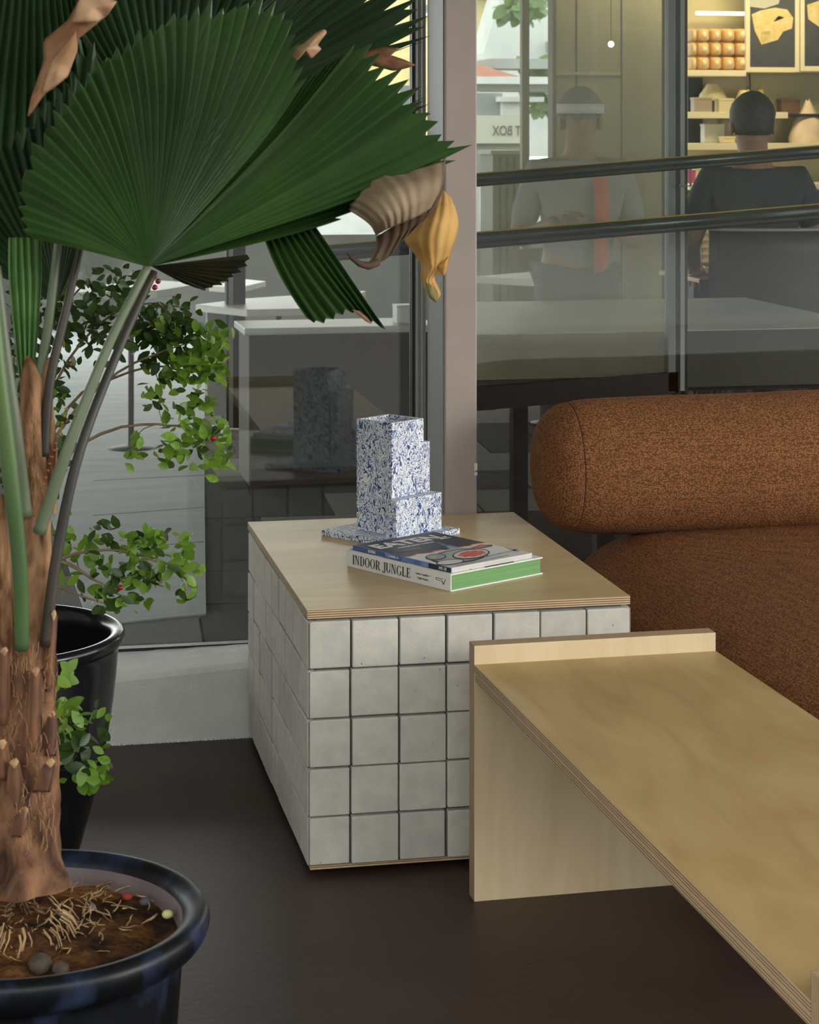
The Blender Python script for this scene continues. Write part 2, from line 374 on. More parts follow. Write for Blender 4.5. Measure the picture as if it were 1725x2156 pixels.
def seat_post(q):
    u, v = q.x/.72, q.y/.86
    if q.z > 0: q.z += .030*(1-min(1, u*u))*(1-min(1, v*v))+.012*math.exp(-((q.x+.30)**2+(q.y-.1)**2)/.02)-.014*math.exp(-((q.x+.08)**2+(q.y+.25)**2)/.04)
    if q.z > 0: q.z += .042*math.exp(-((q.y-.70)/.26)**2)*min(1, (q.x+.72)/.16)
    return q
supered((1.525, .13, .325), (.72, .86, .158), (.22, .42), 64, 30, rot=.026, post=seat_post).build('seat_cushion', M['fabric'], sf, subd=1)
# roll backrest: lathe around X with a domed end and a seam
yc, zc, R0 = .845, .676, .176
prof = [(.703, .02), (.705, .06), (.712, .095), (.724, .122), (.742, .143), (.762, .156), (.782, .1625), (.7875, .1612), (.793, .1645), (.83, .170), (.90, .174), (1.0, .176), (1.2, .178), (1.5, .179), (1.9, .178), (2.2, .172), (2.28, .15), (2.31, .09), (2.315, .02)]
P2 = spline([(a, r, 0) for a, r in prof], 110); b = MB(); n = 56; vs = []
for i, q in enumerate(P2):
    for k in range(n):
        t = 2*math.pi*k/n; r = q.y*(1+.010*noise.noise((q.x*3, math.cos(t), math.sin(t))))
        sq = 1-.05*max(0, -math.sin(t))**3
        vs.append((q.x, yc+.96*r*math.cos(t)+.01*(q.x-1), zc+r*math.sin(t)*sq+.004*math.sin(q.x*4)))
fs = [(i*n+k, i*n+(k+1) % n, (i+1)*n+(k+1) % n, (i+1)*n+k) for i in range(len(P2)-1) for k in range(n)]+[tuple(range(n)), tuple((len(P2)-1)*n+k for k in range(n))[::-1]]
rl = b.add(vs, fs, 0, True).build('back_roll', M['fabric'], sf)
pts = [(.7875, yc+.96*.1622*math.cos(t)-.002, zc+.1622*math.sin(t)*(1-.05*max(0, -math.sin(t))**3)) for t in [2*math.pi*k/48 for k in range(49)]]
MB().tube(pts, .0013, 5).build('seam', M['seam'], rl)
MB().box(.92, 2.15, -.6, .85, .05, .20).build('base', M['dark_frame'], sf, bevel=.01)
for x in (.98, 2.08):
    for y in (-.52, .78): MB().box(x-.03, x+.03, y-.03, y+.03, 0, .05).build('leg', M['dark_frame'], sf)
# ------------------------------------------------------------------ marbled vase
mv = mat('marbled_blue_white', (1, 1, 1, 1), .5, spec=.35); N, L, p = nodes(mv)
tc = N.new('ShaderNodeTexCoord')
mp = N.new('ShaderNodeMapping'); mp.inputs['Scale'].default_value = (1.25, 1.25, .8); L.new(tc.outputs['Object'], mp.inputs[0])
n0 = N.new('ShaderNodeTexNoise'); n0.inputs['Scale'].default_value = 17; n0.inputs['Detail'].default_value = 2; L.new(mp.outputs[0], n0.inputs[0])
va = N.new('ShaderNodeVectorMath'); va.operation = 'MULTIPLY_ADD'; va.inputs[1].default_value = (.16, .16, .20); L.new(n0.outputs['Color'], va.inputs[0]); L.new(mp.outputs[0], va.inputs[2])
n1 = N.new('ShaderNodeTexNoise'); n1.inputs['Scale'].default_value = 74; n1.inputs['Detail'].default_value = 1.6; n1.inputs['Distortion'].default_value = 1.6; L.new(va.outputs[0], n1.inputs[0])
r = N.new('ShaderNodeValToRGB'); e = r.color_ramp.elements
e[0].position = 0; e[0].color = rgb(30, 46, 108); e[1].position = 1; e[1].color = rgb(226, 232, 238)
for ps, c in ((.33, (34, 54, 120)), (.37, (52, 80, 146)), (.395, (150, 176, 212)), (.415, (238, 241, 243)), (.545, (240, 243, 244)), (.565, (130, 160, 204)), (.60, (62, 92, 158)), (.63, (30, 46, 108)), (.68, (40, 62, 128))):
    q = e.new(ps); q.color = rgb(*c)
L.new(n1.outputs[0], r.inputs[0]); L.new(r.outputs[0], p.inputs['Base Color'])
vs_ = thing('vase', (.316, .756, .542), 'tall square blue and white marbled vase on the side table', 'vase')
va_ = math.atan2(.071, .094); VM = Matrix.Translation((.3165, .7565, 0)) @ Matrix.Rotation(va_, 4, 'Z')   # local x: front -> right, y: front -> left
sl = MB().box(-.118, .122, -.118, .118, .5421, .5560, M=VM).build('base_slab', mv, vs_, bevel=.0012)
h = .0575; w = .009; z0, z1 = .5561, .8235; b = MB()
rings = [[(-a, -a), (a, -a), (a, a), (-a, a)] for a in (h, h, h-w, h-w)]; zz = [z0, z1, z1, z0+.01]
v = [VM @ Vector((x, y, z)) for rg, z in zip(rings, zz) for x, y in rg]
f = [(i*4+k, i*4+(k+1) % 4, (i+1)*4+(k+1) % 4, (i+1)*4+k) for i in range(3) for k in range(4)]+[(3, 2, 1, 0), (12, 13, 14, 15)]
b.add(v, f); b.build('tall_tube', mv, vs_, bevel=.001)
MB().box(-.079, .086, -h-.033, -h-.0002, .5561, .6445, M=VM).build('low_block', mv, vs_, bevel=.0012)
MB().box(h+.0002, h+.024, -.0568, .048, .5561, .7655, M=VM).build('mid_block', mv, vs_, bevel=.0012)
# ------------------------------------------------------------------ books
WH = mat('white_cover', rgb(228, 228, 226), .45, spec=.4); INK = mat('black_ink', rgb(44, 42, 42), .6)
GRN = mat('green_page_edge', rgb(112, 158, 98), .7, rgb(100, 146, 88), 1.5, stretch=(1, 1, 260))
LEAFP = mat('printed_leaf', rgb(52, 66, 56), .5, rgb(76, 92, 70), 30)
def frame(P0, P1, P2, z):
    u = Vector((P1[0]-P0[0], P1[1]-P0[1], 0)); Lu = u.length; u.normalize(); v = Vector((-u.y, u.x, 0))
    if v.dot(Vector((P2[0]-P1[0], P2[1]-P1[1], 0))) < 0: v = -v
    Lv = abs(v.dot(Vector((P2[0]-P1[0], P2[1]-P1[1], 0))))
    return Matrix(((u.x, v.x, 0, P0[0]), (u.y, v.y, 0, P0[1]), (0, 0, 1, z), (0, 0, 0, 1))), Lu, Lv
BK, Lu, Lv = frame((.154, .417), (.325, .115), (.555, .259), .542)
bk = thing('book', BK @ Vector((Lu/2, Lv/2, 0)), 'thick white hardback book with green page edges lying under the magazine', 'book')
T = .0375
MB().box(.004, Lu-.0035, .003, Lv-.004, .0032, T-.003, M=BK).build('page_block', GRN, bk)
MB().box(0, Lu, .0005, Lv, .0002, .003, M=BK).build('back_cover', WH, bk, bevel=.0006)
ct = MB().box(0, Lu, .0005, Lv, T-.0029, T, M=BK).build('front_cover', WH, bk, bevel=.0006)
spn = MB().box(0, Lu, -.0022, .0004, .0004, T-.0003, M=BK).build('spine', WH, bk, bevel=.0008)
for pl in ([(.0, .004), (.085, .004), (.07, .02), (.04, .028), (.0, .03)], [(.12, .004), (.2, .004), (.19, .03), (.14, .04)], [(.22, .006), (.29, .004), (.30, .03), (.25, .05)], [(Lu, .10), (Lu, .185), (Lu-.03, .20), (Lu-.06, .16), (Lu-.04, .11)], [(Lu-.005, .06), (Lu-.02, .09), (Lu-.08, .09), (Lu-.09, .05)]):
    MB().prism(pl, T+.0001, T+.0004, M=BK).build('printed_leaf', LEAFP, ct)
# spine lettering with serifs, drawn from strokes
def serif_word(word, hgt):
    b = MB(); tk, tn, sf_ = .17, .065, .05; x = 0.0
    def rect(x0, y0, x1, y1): b.add([(x0, y0, 0), (x1, y0, 0), (x1, y1, 0), (x0, y1, 0)], [(0, 1, 2, 3)])
    def stem(cx, y0, y1, w, s0=True, s1=True):
        rect(cx-w/2, y0, cx+w/2, y1)
        if s0: rect(cx-w/2-.07, y0, cx+w/2+.07, y0+sf_)
        if s1: rect(cx-w/2-.07, y1-sf_, cx+w/2+.07, y1)
    def arc(cx, cy, rx, ry, a0, a1, n=20):
        pr = None
        for i in range(n+1):
            t = math.radians(lerp(a0, a1, i/n)); w = tn+(tk-tn)*abs(math.cos(t))
            o_ = (cx+rx*math.cos(t), cy+ry*math.sin(t), 0); q = (cx+(rx-w)*math.cos(t), cy+(ry-w*.62)*math.sin(t), 0)
            if pr: b.add([pr[0], o_, q, pr[1]], [(0, 1, 2, 3)])
            pr = (o_, q)
    for ch in word:
        if ch == ' ': x += .34; continue
        if ch == 'I': stem(x+.16, 0, 1, tk); wd = .32
        elif ch == 'N':
            stem(x+.12, 0, 1, tn); stem(x+.62, .0, 1, tn, False, True); b.add([(x+.08, 1, 0), (x+.26, 1, 0), (x+.66, 0, 0), (x+.54, 0, 0)], [(0, 1, 2, 3)]); wd = .76
        elif ch == 'D': stem(x+.16, 0, 1, tk); rect(x+.16, 0, x+.34, tn); rect(x+.16, 1-tn, x+.34, 1); arc(x+.32, .5, .36, .5, -90, 90); wd = .72
        elif ch == 'O': arc(x+.38, .5, .37, .515, 0, 360, 32); wd = .77
        elif ch == 'R':
            stem(x+.16, 0, 1, tk); rect(x+.16, .44, x+.36, .44+tn); rect(x+.16, 1-tn, x+.36, 1); arc(x+.34, .72, .29, .28, -90, 90)
            b.add([(x+.30, .46, 0), (x+.46, .46, 0), (x+.72, 0, 0), (x+.54, 0, 0)], [(0, 1, 2, 3)]); rect(x+.52, 0, x+.76, sf_); wd = .74
        elif ch == 'J': stem(x+.30, .1, 1, tk, False, True); arc(x+.15, .08, .235, .26, -180, 0); wd = .44
        elif ch == 'U': stem(x+.15, .3, 1, tk, False); stem(x+.62, .3, 1, tn, False); arc(x+.36, .32, .295, .335, 180, 360); wd = .74
        elif ch == 'G': arc(x+.39, .5, .37, .515, 42, 325, 30); stem(x+.64, .06, .45, .13, False, True); wd = .78
        elif ch == 'L': stem(x+.16, 0, 1, tk); rect(x+.16, 0, x+.60, tn); rect(x+.55, 0, x+.60, .26); wd = .62
        elif ch == 'E':
            stem(x+.16, 0, 1, tk); rect(x+.16, 0, x+.58, tn); rect(x+.16, 1-tn, x+.55, 1); rect(x+.16, .47, x+.44, .47+tn)
            rect(x+.54, 0, x+.58, .25); rect(x+.51, .76, x+.55, 1); rect(x+.41, .36, x+.45, .64); wd = .62
        x += wd+.045
    return b, x
sb, wtot = serif_word('INDOOR JUNGLE', 1)
SX = .199/wtot; SY = .0208
sb.v = [tuple(BK @ Vector((.020+q[0]*SX, -.0026, .0085+q[1]*SY))) for q in sb.v]
sb.build('spine_lettering', INK, spn)
def place_text(me, O, ux, uy, name, m, parent):
    nrm = ux.cross(uy); Mx = Matrix(((ux.x, uy.x, nrm.x, O.x), (ux.y, uy.y, nrm.y, O.y), (ux.z, uy.z, nrm.z, O.z), (0, 0, 0, 1)))
    me.transform(Mx); me.materials.clear(); me.materials.append(m); return link(name, me, parent)
bu, bv, bz = BK.to_3x3() @ Vector((1, 0, 0)), BK.to_3x3() @ Vector((0, 1, 0)), Vector((0, 0, 1))
place_text(text_mesh('Lauren Camilleri +', .0062), BK @ Vector((.258, -.0026, .0225)), bu, bz, 'spine_lettering', INK, spn)
place_text(text_mesh('Sophia Kaplan', .0062), BK @ Vector((.258, -.0026, .0135)), bu, bz, 'spine_lettering', INK, spn)
lg = MB()    # publisher's stroke mark
for pl in ([(.300, .0225), (.323, .0225), (.323, .0238), (.300, .0238)], [(.300, .0185), (.3012, .0185), (.3012, .0238), (.300, .0238)], [(.300, .0185), (.318, .0185), (.318, .0195), (.300, .0195)], [(.318, .0195), (.3205, .0195), (.3255, .012), (.323, .012)], [(.323, .012), (.3255, .012), (.3315, .0245), (.3298, .0245)]):
    lg.add([BK @ Vector((x, -.0026, z)) for x, z in pl], [(0, 1, 2, 3)])
lg.build('publisher_mark', INK, spn)
# magazine
MG, Mu, Mv_ = frame((.165, .410), (.327, .126), (.532, .254), .5796)
mg = thing('magazine', MG @ Vector((Mu/2, Mv_/2, 0)), 'navy and white softcover magazine with a painted still life on the cover', 'magazine')
NAVY = mat('navy_cover', rgb(38, 42, 56), .42, rgb(48, 52, 64), 14); CREAM = mat('cream_cover', rgb(222, 220, 214), .42, rgb(204, 202, 198), 18)
RED = mat('red_paint', rgb(206, 78, 58), .5, rgb(224, 120, 96), 160); TEAL = mat('teal_paint', rgb(92, 146, 158), .5, rgb(60, 110, 124), 60)
BLACKP = mat('black_paint_line', rgb(46, 48, 56), .5); YEL = mat('yellow_paint', rgb(214, 178, 84), .5); GREYB = mat('blue_grey_paint', rgb(140, 152, 158), .5, rgb(176, 182, 182), 40)
BLUES = mat('blue_spine_print', rgb(76, 104, 160), .45, rgb(128, 158, 206), 22, lo=.4, hi=.6); PAPER = mat('paper_edge', rgb(214, 212, 206), .7, rgb(190, 188, 184), 1.5, stretch=(1, 1, 500))
TM = .0105
MB().box(.001, Mu-.001, .002, Mv_-.0005, .0002, TM-.0006, M=MG).build('page_block', PAPER, mg)
sp_ = MB().box(0, Mu, -.0006, .0018, 0, TM, M=MG).build('spine', BLUES, mg)
MB().box(Mu*.78, Mu, -.0009, -.0006, 0, TM, M=MG).build('spine_band', NAVY, sp_)
MB().box(0, Mu*.34, -.0009, -.0006, 0, TM, M=MG).build('spine_band', mat('mid_blue_print', rgb(70, 92, 146), .45), sp_)
cv = MB().box(0, Mu, .0018, Mv_, TM-.0005, TM, M=MG).build('front_cover', CREAM, mg)
def cov(pts, m, name, lift=1, px=True):
    z = TM+.0001*lift; q = []
    for a in pts:
        if px: wv = at(a[0], a[1], Z=.5796+TM); q.append(Vector((wv.x, wv.y, .5796+z)))
        else: q.append(MG @ Vector((a[0], a[1], z)))
    MB().add(q, [tuple(range(len(q)))]).build(name, m, cv)
edge = [(Mu*.52+.004*math.sin(i*1.1)+.002*math.sin(i*2.7), .0018+(Mv_-.0018)*i/24) for i in range(25)]
cov([(0, .0018), *[(a+.006, c) for a, c in edge], (0, Mv_)], RED, 'red_border', 1, False)
cov([(0, .0018), *edge, (0, Mv_)], NAVY, 'navy_field', 2, False)
def ell(cx, cy, rx, ry, a=0, n=28): return [(cx+rx*math.cos(t)*math.cos(a)-ry*math.sin(t)*math.sin(a), cy+rx*math.cos(t)*math.sin(a)+ry*math.sin(t)*math.cos(a)) for t in [2*math.pi*k/n for k in range(n)]]
cov(ell(968, 1171, 62, 15, -.1), BLACKP, 'painted_dish', 2); cov(ell(969, 1170, 58, 12.5, -.1), GREYB, 'painted_dish', 3)
cov(ell(992, 1167, 40, 10.5, -.1), BLACKP, 'painted_dish', 4); cov(ell(992, 1166.5, 36.5, 8.6, -.1), CREAM, 'painted_dish', 5); cov([(994+28*math.cos(t)*(1+.10*math.sin(7*t)), 1166.3+6.2*math.sin(t)*(1+.12*math.sin(9*t+1))-2.6*math.cos(t)) for t in [2*math.pi*k/60 for k in range(60)]], RED, 'painted_berries', 6)
cov(ell(918, 1173, 22, 7, -.05), BLACKP, 'painted_plate', 4); cov(ell(918, 1172.5, 19, 5.4, -.05), GREYB, 'painted_plate', 5); cov(ell(913, 1173, 6, 2.4), YEL, 'painted_yolk', 6)
cov(ell(948, 1184, 30, 6, -.1), BLACKP, 'painted_plate', 4); cov(ell(948, 1183.6, 27, 4.6, -.1), CREAM, 'painted_plate', 5)
cov([(916, 1141), (977, 1154), (948, 1157)], TEAL, 'painted_bottle', 4); cov([(940, 1150), (977, 1154), (948, 1157)], GREYB, 'painted_bottle', 5)
cov([(990, 1154), (1012, 1147), (1036, 1147), (1038, 1150), (1012, 1155)], BLACKP, 'painted_fish', 4); cov([(993, 1153.5), (1013, 1148), (1034, 1148.4), (1011, 1154)], RED, 'painted_fish', 5)
for pl in ([(1020, 1172), (1090, 1156), (1092, 1158), (1022, 1175)], [(1060, 1150), (1096, 1160), (1088, 1163)], [(960, 1190), (1070, 1168), (1071, 1170), (962, 1193)]): cov(pl, GREYB, 'painted_cloth', 4)
wht = mat('cover_white_ink', rgb(226, 224, 218), .5)
mu, mv2 = MG.to_3x3() @ Vector((1, 0, 0)), MG.to_3x3() @ Vector((0, 1, 0))
def covtext(s, size, a, bpos, off, m, sx=1):
    me = text_mesh(s, size, off); me.transform(Matrix.Diagonal((sx, 1, 1, 1))); place_text(me, MG @ Vector((bpos, a, TM+.0008)), mv2, -mu, 'cover_lettering', m, cv)
covtext('EATEN', .062, .112, .055, .0016, wht, 1.04)
covtext('THE FOOD HISTORY MAGAZINE', .0072, .105, .094, 0, wht)
covtext('THE SEA', .017, .060, .128, .0004, mat('dim_ink', rgb(120, 120, 122), .5)); covtext('NO. 23', .010, .207, .066, .0003, wht); covtext('SUMMER 23', .006, .207, .080, 0, wht)
def sptext(s, size, pos, off): place_text(text_mesh(s, size, off), MG @ Vector((pos, -.0012, TM/2)), mu, bz, 'spine_lettering', wht, sp_)
sptext('EATEN', .0082, .066, .0004); sptext('SUMMER 23', .0066, .140, .0001); sptext('NO. 23', .0078, Mu-.026, .0003)
#PART3
# ------------------------------------------------------------------ pots
GLZ = mat('black_glaze', rgb(15, 16, 19), .18, rgb(22, 23, 27), 5, 4, .42, .04, 30)
GLZB = mat('blue_black_glaze', rgb(11, 14, 18), .36, rgb(46, 60, 86), 13, 8, .22, .05, 40, lo=.50, hi=.76, stretch=(1, 1, .6))
LINER = mat('unglazed_inner_wall', rgb(122, 108, 108), .7, rgb(104, 92, 92), 14)
SOIL = mat('dark_soil', rgb(50, 37, 27), .95, rgb(136, 92, 50), 9, 7, .1, .9, 90, lo=.42, hi=.66)
SOILD = mat('dark_compost', rgb(52, 42, 38), .95, rgb(72, 58, 50), 30, 6, .1, .9, 120)
c1 = Vector((-.590, -1.341, 0)); c2 = Vector((-.624, -.079, 0))
pot1 = thing('plant_pot', c1, 'wide blue black glazed pot with a thick rolled rim holding the fan palm', 'plant pot')
prof = [(.02, .0), (.15, .0), (.163, .006), (.172, .03), (.190, .15), (.203, .27), (.2115, .38), (.2125, .408), (.2145, .414), (.228, .418), (.241, .427), (.249, .442), (.2505, .455), (.246, .465), (.237, .4695), (.226, .4675), (.2165, .461), (.2125, .451)]
MB().lathe(prof, c1, 72, wob=.004).build('body', GLZB, pot1, subd=1)
MB().lathe([(.2125, .451), (.2095, .446), (.2075, .436), (.203, .36)], c1, 72).build('inner_wall', LINER, pot1)
pot2 = thing('plant_pot', c2, 'tall glossy black tapered pot behind the palm, against the low white wall', 'plant pot')
prof = [(.02, .0), (.118, .0), (.128, .006), (.150, .08), (.186, .20), (.214, .32), (.230, .42), (.2365, .50), (.238, .518), (.247, .526), (.2505, .536), (.249, .546), (.241, .5505), (.229, .549), (.221, .541), (.217, .528), (.214, .45), (.205, .36)]
MB().lathe(prof, c2, 72, wob=.003).build('body', GLZ, pot2, subd=1)
def soil(name, c, z, R, mound, m, pot, n=72):
    b = MB(); rows = []
    for i in range(26):
        r = R*i/25; row = []
        for k in range(n+1):
            a = 2*math.pi*k/n; x, y = c.x+r*math.cos(a), c.y+r*math.sin(a)
            h = mound*math.exp(-(r/R)**2*3.4)+.010*noise.noise((x*22, y*22, 1))*(1 if i < 25 else .4)+.006*noise.noise((x*60, y*60, 5))
            row.append((x, y, z+h))
        rows.append(row)
    b.grid(rows); return tag(b.build(name, m, pot), kind='stuff')
s1 = soil('soil', c1, .425, .2085, .018, SOIL, pot1); soil('soil', c2, .452, .215, .005, SOILD, pot2)
BARKCHIP = mat('bark_chip', rgb(84, 64, 54), .9, rgb(58, 44, 38), 30, 5, .1, .5, 60)
for k in range(16):
    a, r = random.uniform(-1.2, 1.8), random.uniform(.06, .19); q = Vector((c2.x+r*math.cos(a), c2.y+r*math.sin(a), .462))
    Rm = Matrix.Rotation(random.uniform(0, 6), 3, 'Z') @ Matrix.Rotation(random.uniform(-.5, .5), 3, 'X'); b = MB()
    b.ball(q, random.uniform(.02, .04), random.uniform(.012, .02), .008, 7, 5, M=Rm); b.build('bark_chip', BARKCHIP, pot2)
STONE = mat('dark_stone', rgb(70, 62, 54), .85, rgb(100, 88, 74), 40, 5, .2, .5, 70)
STONES = [(85, 2030, .020, STONE), (128, 2040, .014, STONE), (268, 1888, .008, mat('red_pebble', rgb(150, 52, 40), .8)), (306, 1898, .009, mat('grey_pebble', rgb(76, 78, 84), .8)), (192, 1910, .008, mat('mauve_pebble', rgb(122, 106, 112), .8))]
for x, y, r, m in STONES:
    q = at(x, y, Z=.437); MB().ball(q, r, r*.8, r*.65, 9, 6, M=Matrix.Rotation(random.random()*3, 3, 'Z')).build('pebble', m, pot1)
# ------------------------------------------------------------------ fan palm
pm = thing('fan_palm', (c1.x, c1.y, .43), 'large fan palm with pleated round leaves and dry brown tips in the front pot', 'palm')
def leafmat(name, a, b, rough=.36, tr=.18, spec=.5):
    m = mat(name, rgb(*a), rough, rgb(*b), 4, 4, spec, 0, lo=.3, hi=.7); N, L, p = nodes(m)
    t = N.new('ShaderNodeBsdfTranslucent'); x = N.new('ShaderNodeMixShader'); x.inputs[0].default_value = tr
    L.new(N[m['_ramp']].outputs[0], t.inputs[0]); L.new(p.outputs[0], x.inputs[1]); L.new(t.outputs[0], x.inputs[2])
    L.new(x.outputs[0], N['Material Output'].inputs[0]); return m
PG = leafmat('palm_green', (40, 66, 32), (60, 94, 40), .38); PD = leafmat('palm_dark_green', (32, 54, 32), (48, 74, 38), .42); PU = leafmat('palm_underside', (52, 54, 34), (66, 64, 40), .5)
DRYG = mat('dry_leaf_grey', rgb(158, 140, 114), .8, rgb(128, 110, 88), 12, 5, .2, .2, 30); DRYD = mat('dry_leaf_dark', rgb(84, 62, 42), .8, rgb(60, 44, 30), 16)
DRYY = mat('dry_leaf_straw', rgb(206, 166, 100), .8, rgb(176, 134, 74), 14, 5, .2, .2, 30); DRYT = mat('dry_leaf_tan', rgb(190, 156, 120), .8, rgb(150, 112, 76), 16); DRYR = mat('dry_leaf_brown', rgb(122, 82, 54), .8, rgb(150, 112, 78), 18)
VAR = {}
def vary(m):
    'three close tones of one leaf green'
    if m.name not in VAR:
        L_ = [m]
        for k in (1.18, .80):
            c = m.copy(); r = c.node_tree.nodes[c['_ramp']].color_ramp
            for e in r.elements: e.color = (e.color[0]*k, e.color[1]*k, e.color[2]*k, 1)
            L_.append(c)
        VAR[m.name] = L_
    return VAR[m.name]
def fan(name, hub, tips, npl, m, amp=.0065, bow=.03, tooth=.05, split=None, radial=12, sub_tooth=True, ribs=None, seed=1, t0=.0):
    "pleated palm blade from hub to tips; hub and tips are (px, py, depth)"
    rnd = random.Random(seed); pal = [rnd.choice((0, 0, 1, 2)) for _ in range(40)]; b = MB(); H = at(hub[0], hub[1], D=hub[2])
    groups = split or [tips]; tot = sum(len(g) for g in groups)
    for g in groups:
        lens = [(Vector(g[i+1][:2])-Vector(g[i][:2])).length for i in range(len(g)-1)]
        T = [at(q.x, q.y, D=q.z) for q in resample([(a, c, d*1.0) for a, c, d in g], 2*int(npl*len(g)/tot)+1)]
        n = len(T); cen = sum(T, Vector())/n; nrm = sum(((T[i]-H).cross(T[i+1]-H) for i in range(n-1)), Vector())
        nrm.normalize()
        if nrm.dot(CAM-H) < 0: nrm = -nrm
        rows = []
        jit = [rnd.uniform(-.03, .03) for _ in range(n)]
        for i in range(n):
            ridge = i % 2; R = T[i]-H; row = []
            tl = 1+jit[i//2] if ridge else 1-tooth*rnd.uniform(.6, 1.5)
            for k in range(radial+1):
                t = t0+(tl-t0)*k/radial
                q = H+R*t+nrm*(bow*math.sin(math.pi*min(1, t)*.8)+(amp if ridge else -amp)*min(t, 1)**1.1)
                q += nrm*.004*noise.noise((q.x*9, q.y*9, q.z*9))
                row.append(q)
            rows.append(row)
        o0 = len(b.f); b.grid(rows, smooth=False); per = radial
        for fi in range(o0, len(b.f)): b.m[fi] = pal[((fi-o0)//per)//2 % len(pal)]
    return b.build(name, vary(m), pm, solid=.0008)
def patch(name, rows, m, nu=24, nv=14, amp=.004, wave=9, solid=.001, parent=None):
    "curled sheet through rows of (px, py, depth)"
    R = [spline([at(a, c, D=d) for a, c, d in r], nu) for r in rows]
    C = [spline([r[i] for r in R], nv) for i in range(nu)]; vs = []
    for i in range(nu):
        row = []
        for k in range(nv):
            q = C[i][k]; d = (CAM-q).normalized(); row.append(q+d*(amp*math.sin(i/(nu-1)*math.pi*2*wave)+.004*noise.noise(q*28)))
        vs.append(row)
    return MB().grid(vs).build(name, m, parent or pm, solid=solid)
def flake(name, pts, D, m, bulge=.015, parent=None):
    "ragged dry piece: outline in pixels, gently cupped"
    P = resample([(a, c, 0) for a, c in pts+pts[:1]], 60)[:-1]; cx = sum(p.x for p in P)/len(P); cy = sum(p.y for p in P)/len(P); b = MB(); rows = []
    for p in P:
        row = []
        for k in range(6):
            t = k/5; x, y = lerp(cx, p.x, t), lerp(cy, p.y, t); row.append(at(x, y, D=D-bulge*(1-t*t)+.012*noise.noise((x*.03, y*.03, 2))))
        rows.append(row)
    rows.append(rows[0]); return MB().grid(rows).build(name, m, parent or pm, solid=.001)
left_l = [(38, 497, 2.60), (15, 440, 2.60), (30, 350, 2.62), (75, 262, 2.66), (135, 175, 2.70), (190, 125, 2.72), (245, 80, 2.75), (290, 58, 2.77), (345, 36, 2.79), (400, 12, 2.81), (455, 4, 2.83), (520, -4, 2.85), (575, 10, 2.87), (606, 48, 2.88), (612, 110, 2.90), (622, 172, 2.92)]
right_l = [(668, 136, 2.94), (728, 88, 2.96), (764, 112, 2.98), (800, 140, 2.99), (832, 165, 3.0), (862, 195, 3.0), (888, 225, 3.01), (905, 258, 3.02), (925, 285, 3.03), (958, 306, 3.04), (940, 340, 3.04), (860, 372, 3.03), (800, 400, 3.0), (735, 435, 2.97), (690, 466, 2.93)]
hub = (310, 562, 2.79)
main = fan('leaf_blade', hub, left_l+right_l, 66, PG, amp=.0052, bow=.035, tooth=.05, radial=16, seed=4)
fan('leaf_blade', (60, -430, 2.50), [(-260, 150, 2.5), (-140, 300, 2.5), (-40, 348, 2.52), (30, 318, 2.53), (85, 265, 2.54), (130, 212, 2.55), (158, 150, 2.56), (172, 80, 2.57), (215, 30, 2.58), (250, -60, 2.6)], 26, PD, bow=.02, seed=5)
fan('leaf_blade', (120, 640, 2.98), [(-220, 480, 2.95), (-160, 260, 3.0), (-40, 120, 3.02), (80, 60, 3.04), (190, 90, 3.05), (260, 150, 3.05), (300, 260, 3.05)], 24, PD, bow=.02, seed=6)
fan('leaf_blade', (340, 330, 3.15), [(60, -70, 3.1), (200, -110, 3.1), (340, -120, 3.15), (470, -60, 3.2), (560, 20, 3.2), (600, 90, 3.22)], 24, PD, bow=.02, seed=7)
fan('leaf_blade', (230, 330, 3.30), [(40, 20, 3.3), (110, -60, 3.3), (200, -90, 3.3), (300, -80, 3.3), (380, -20, 3.3)], 14, PD, bow=.01, seed=12)
fan('leaf_blade', (330, 290, 3.28), [(560, -140, 3.3), (650, -120, 3.34), (740, -80, 3.38), (800, -45, 3.4), (850, -18, 3.42), (884, 2, 3.43), (890, 32, 3.44), (880, 66, 3.44), (889, 84, 3.44), (845, 100, 3.43), (800, 108, 3.42), (760, 112, 3.4), (700, 140, 3.38), (640, 170, 3.36)], 30, PD, bow=.015, tooth=.085, amp=.0045, seed=8)
fan('leaf_blade', (600, 340, 3.14), [(820, 232, 3.2), (862, 222, 3.21), (889, 206, 3.22), (897, 226, 3.22), (898, 246, 3.22), (892, 268, 3.22), (850, 285, 3.2)], 9, PD, tooth=.14, bow=0, amp=.004, seed=9)
fan('leaf_blade', (318, 560, 2.93), [(528, 536, 3.0), (520, 556, 3.0), (505, 574, 3.0), (484, 588, 2.99), (455, 602, 2.98), (430, 612, 2.97), (390, 598, 2.95)], 10, PU, amp=.004, bow=.0, tooth=.04, seed=10)
# hanging split segment
near = [(556, 500, 2.9), (578, 496, 2.9), (598, 492, 2.9), (614, 490, 2.9), (630, 486, 2.9), (642, 483, 2.9), (652, 480, 2.9), (664, 476, 2.9)]
far_ = [(651, 676, 2.84), (674, 684, 2.84), (695, 676, 2.85), (715, 666, 2.85), (736, 657, 2.86), (762, 664, 2.87), (782, 680, 2.88), (812, 693, 2.89)]
A = resample(near, 17); Bt = resample(far_, 17); rows = []
for i in range(17):
    tl = 1 if i % 2 else (.955 if i < 15 else 1); row = []
    for k in range(11):
        t = tl*k/10; q = A[i].lerp(Bt[i], t); row.append(at(q.x-10*math.sin(math.pi*t)*(1-i/16), q.y, D=q.z-.02*math.sin(math.pi*t)+(.006 if i % 2 else -.006)))
    rows.append(row)
MB().grid(rows, smooth=False).build('leaf_segment', PG, pm, solid=.0008)
flake('dry_leaf_tip', [(742, 652), (756, 655), (772, 668), (783, 682), (770, 676), (757, 664)], 2.845, DRYR, .004)
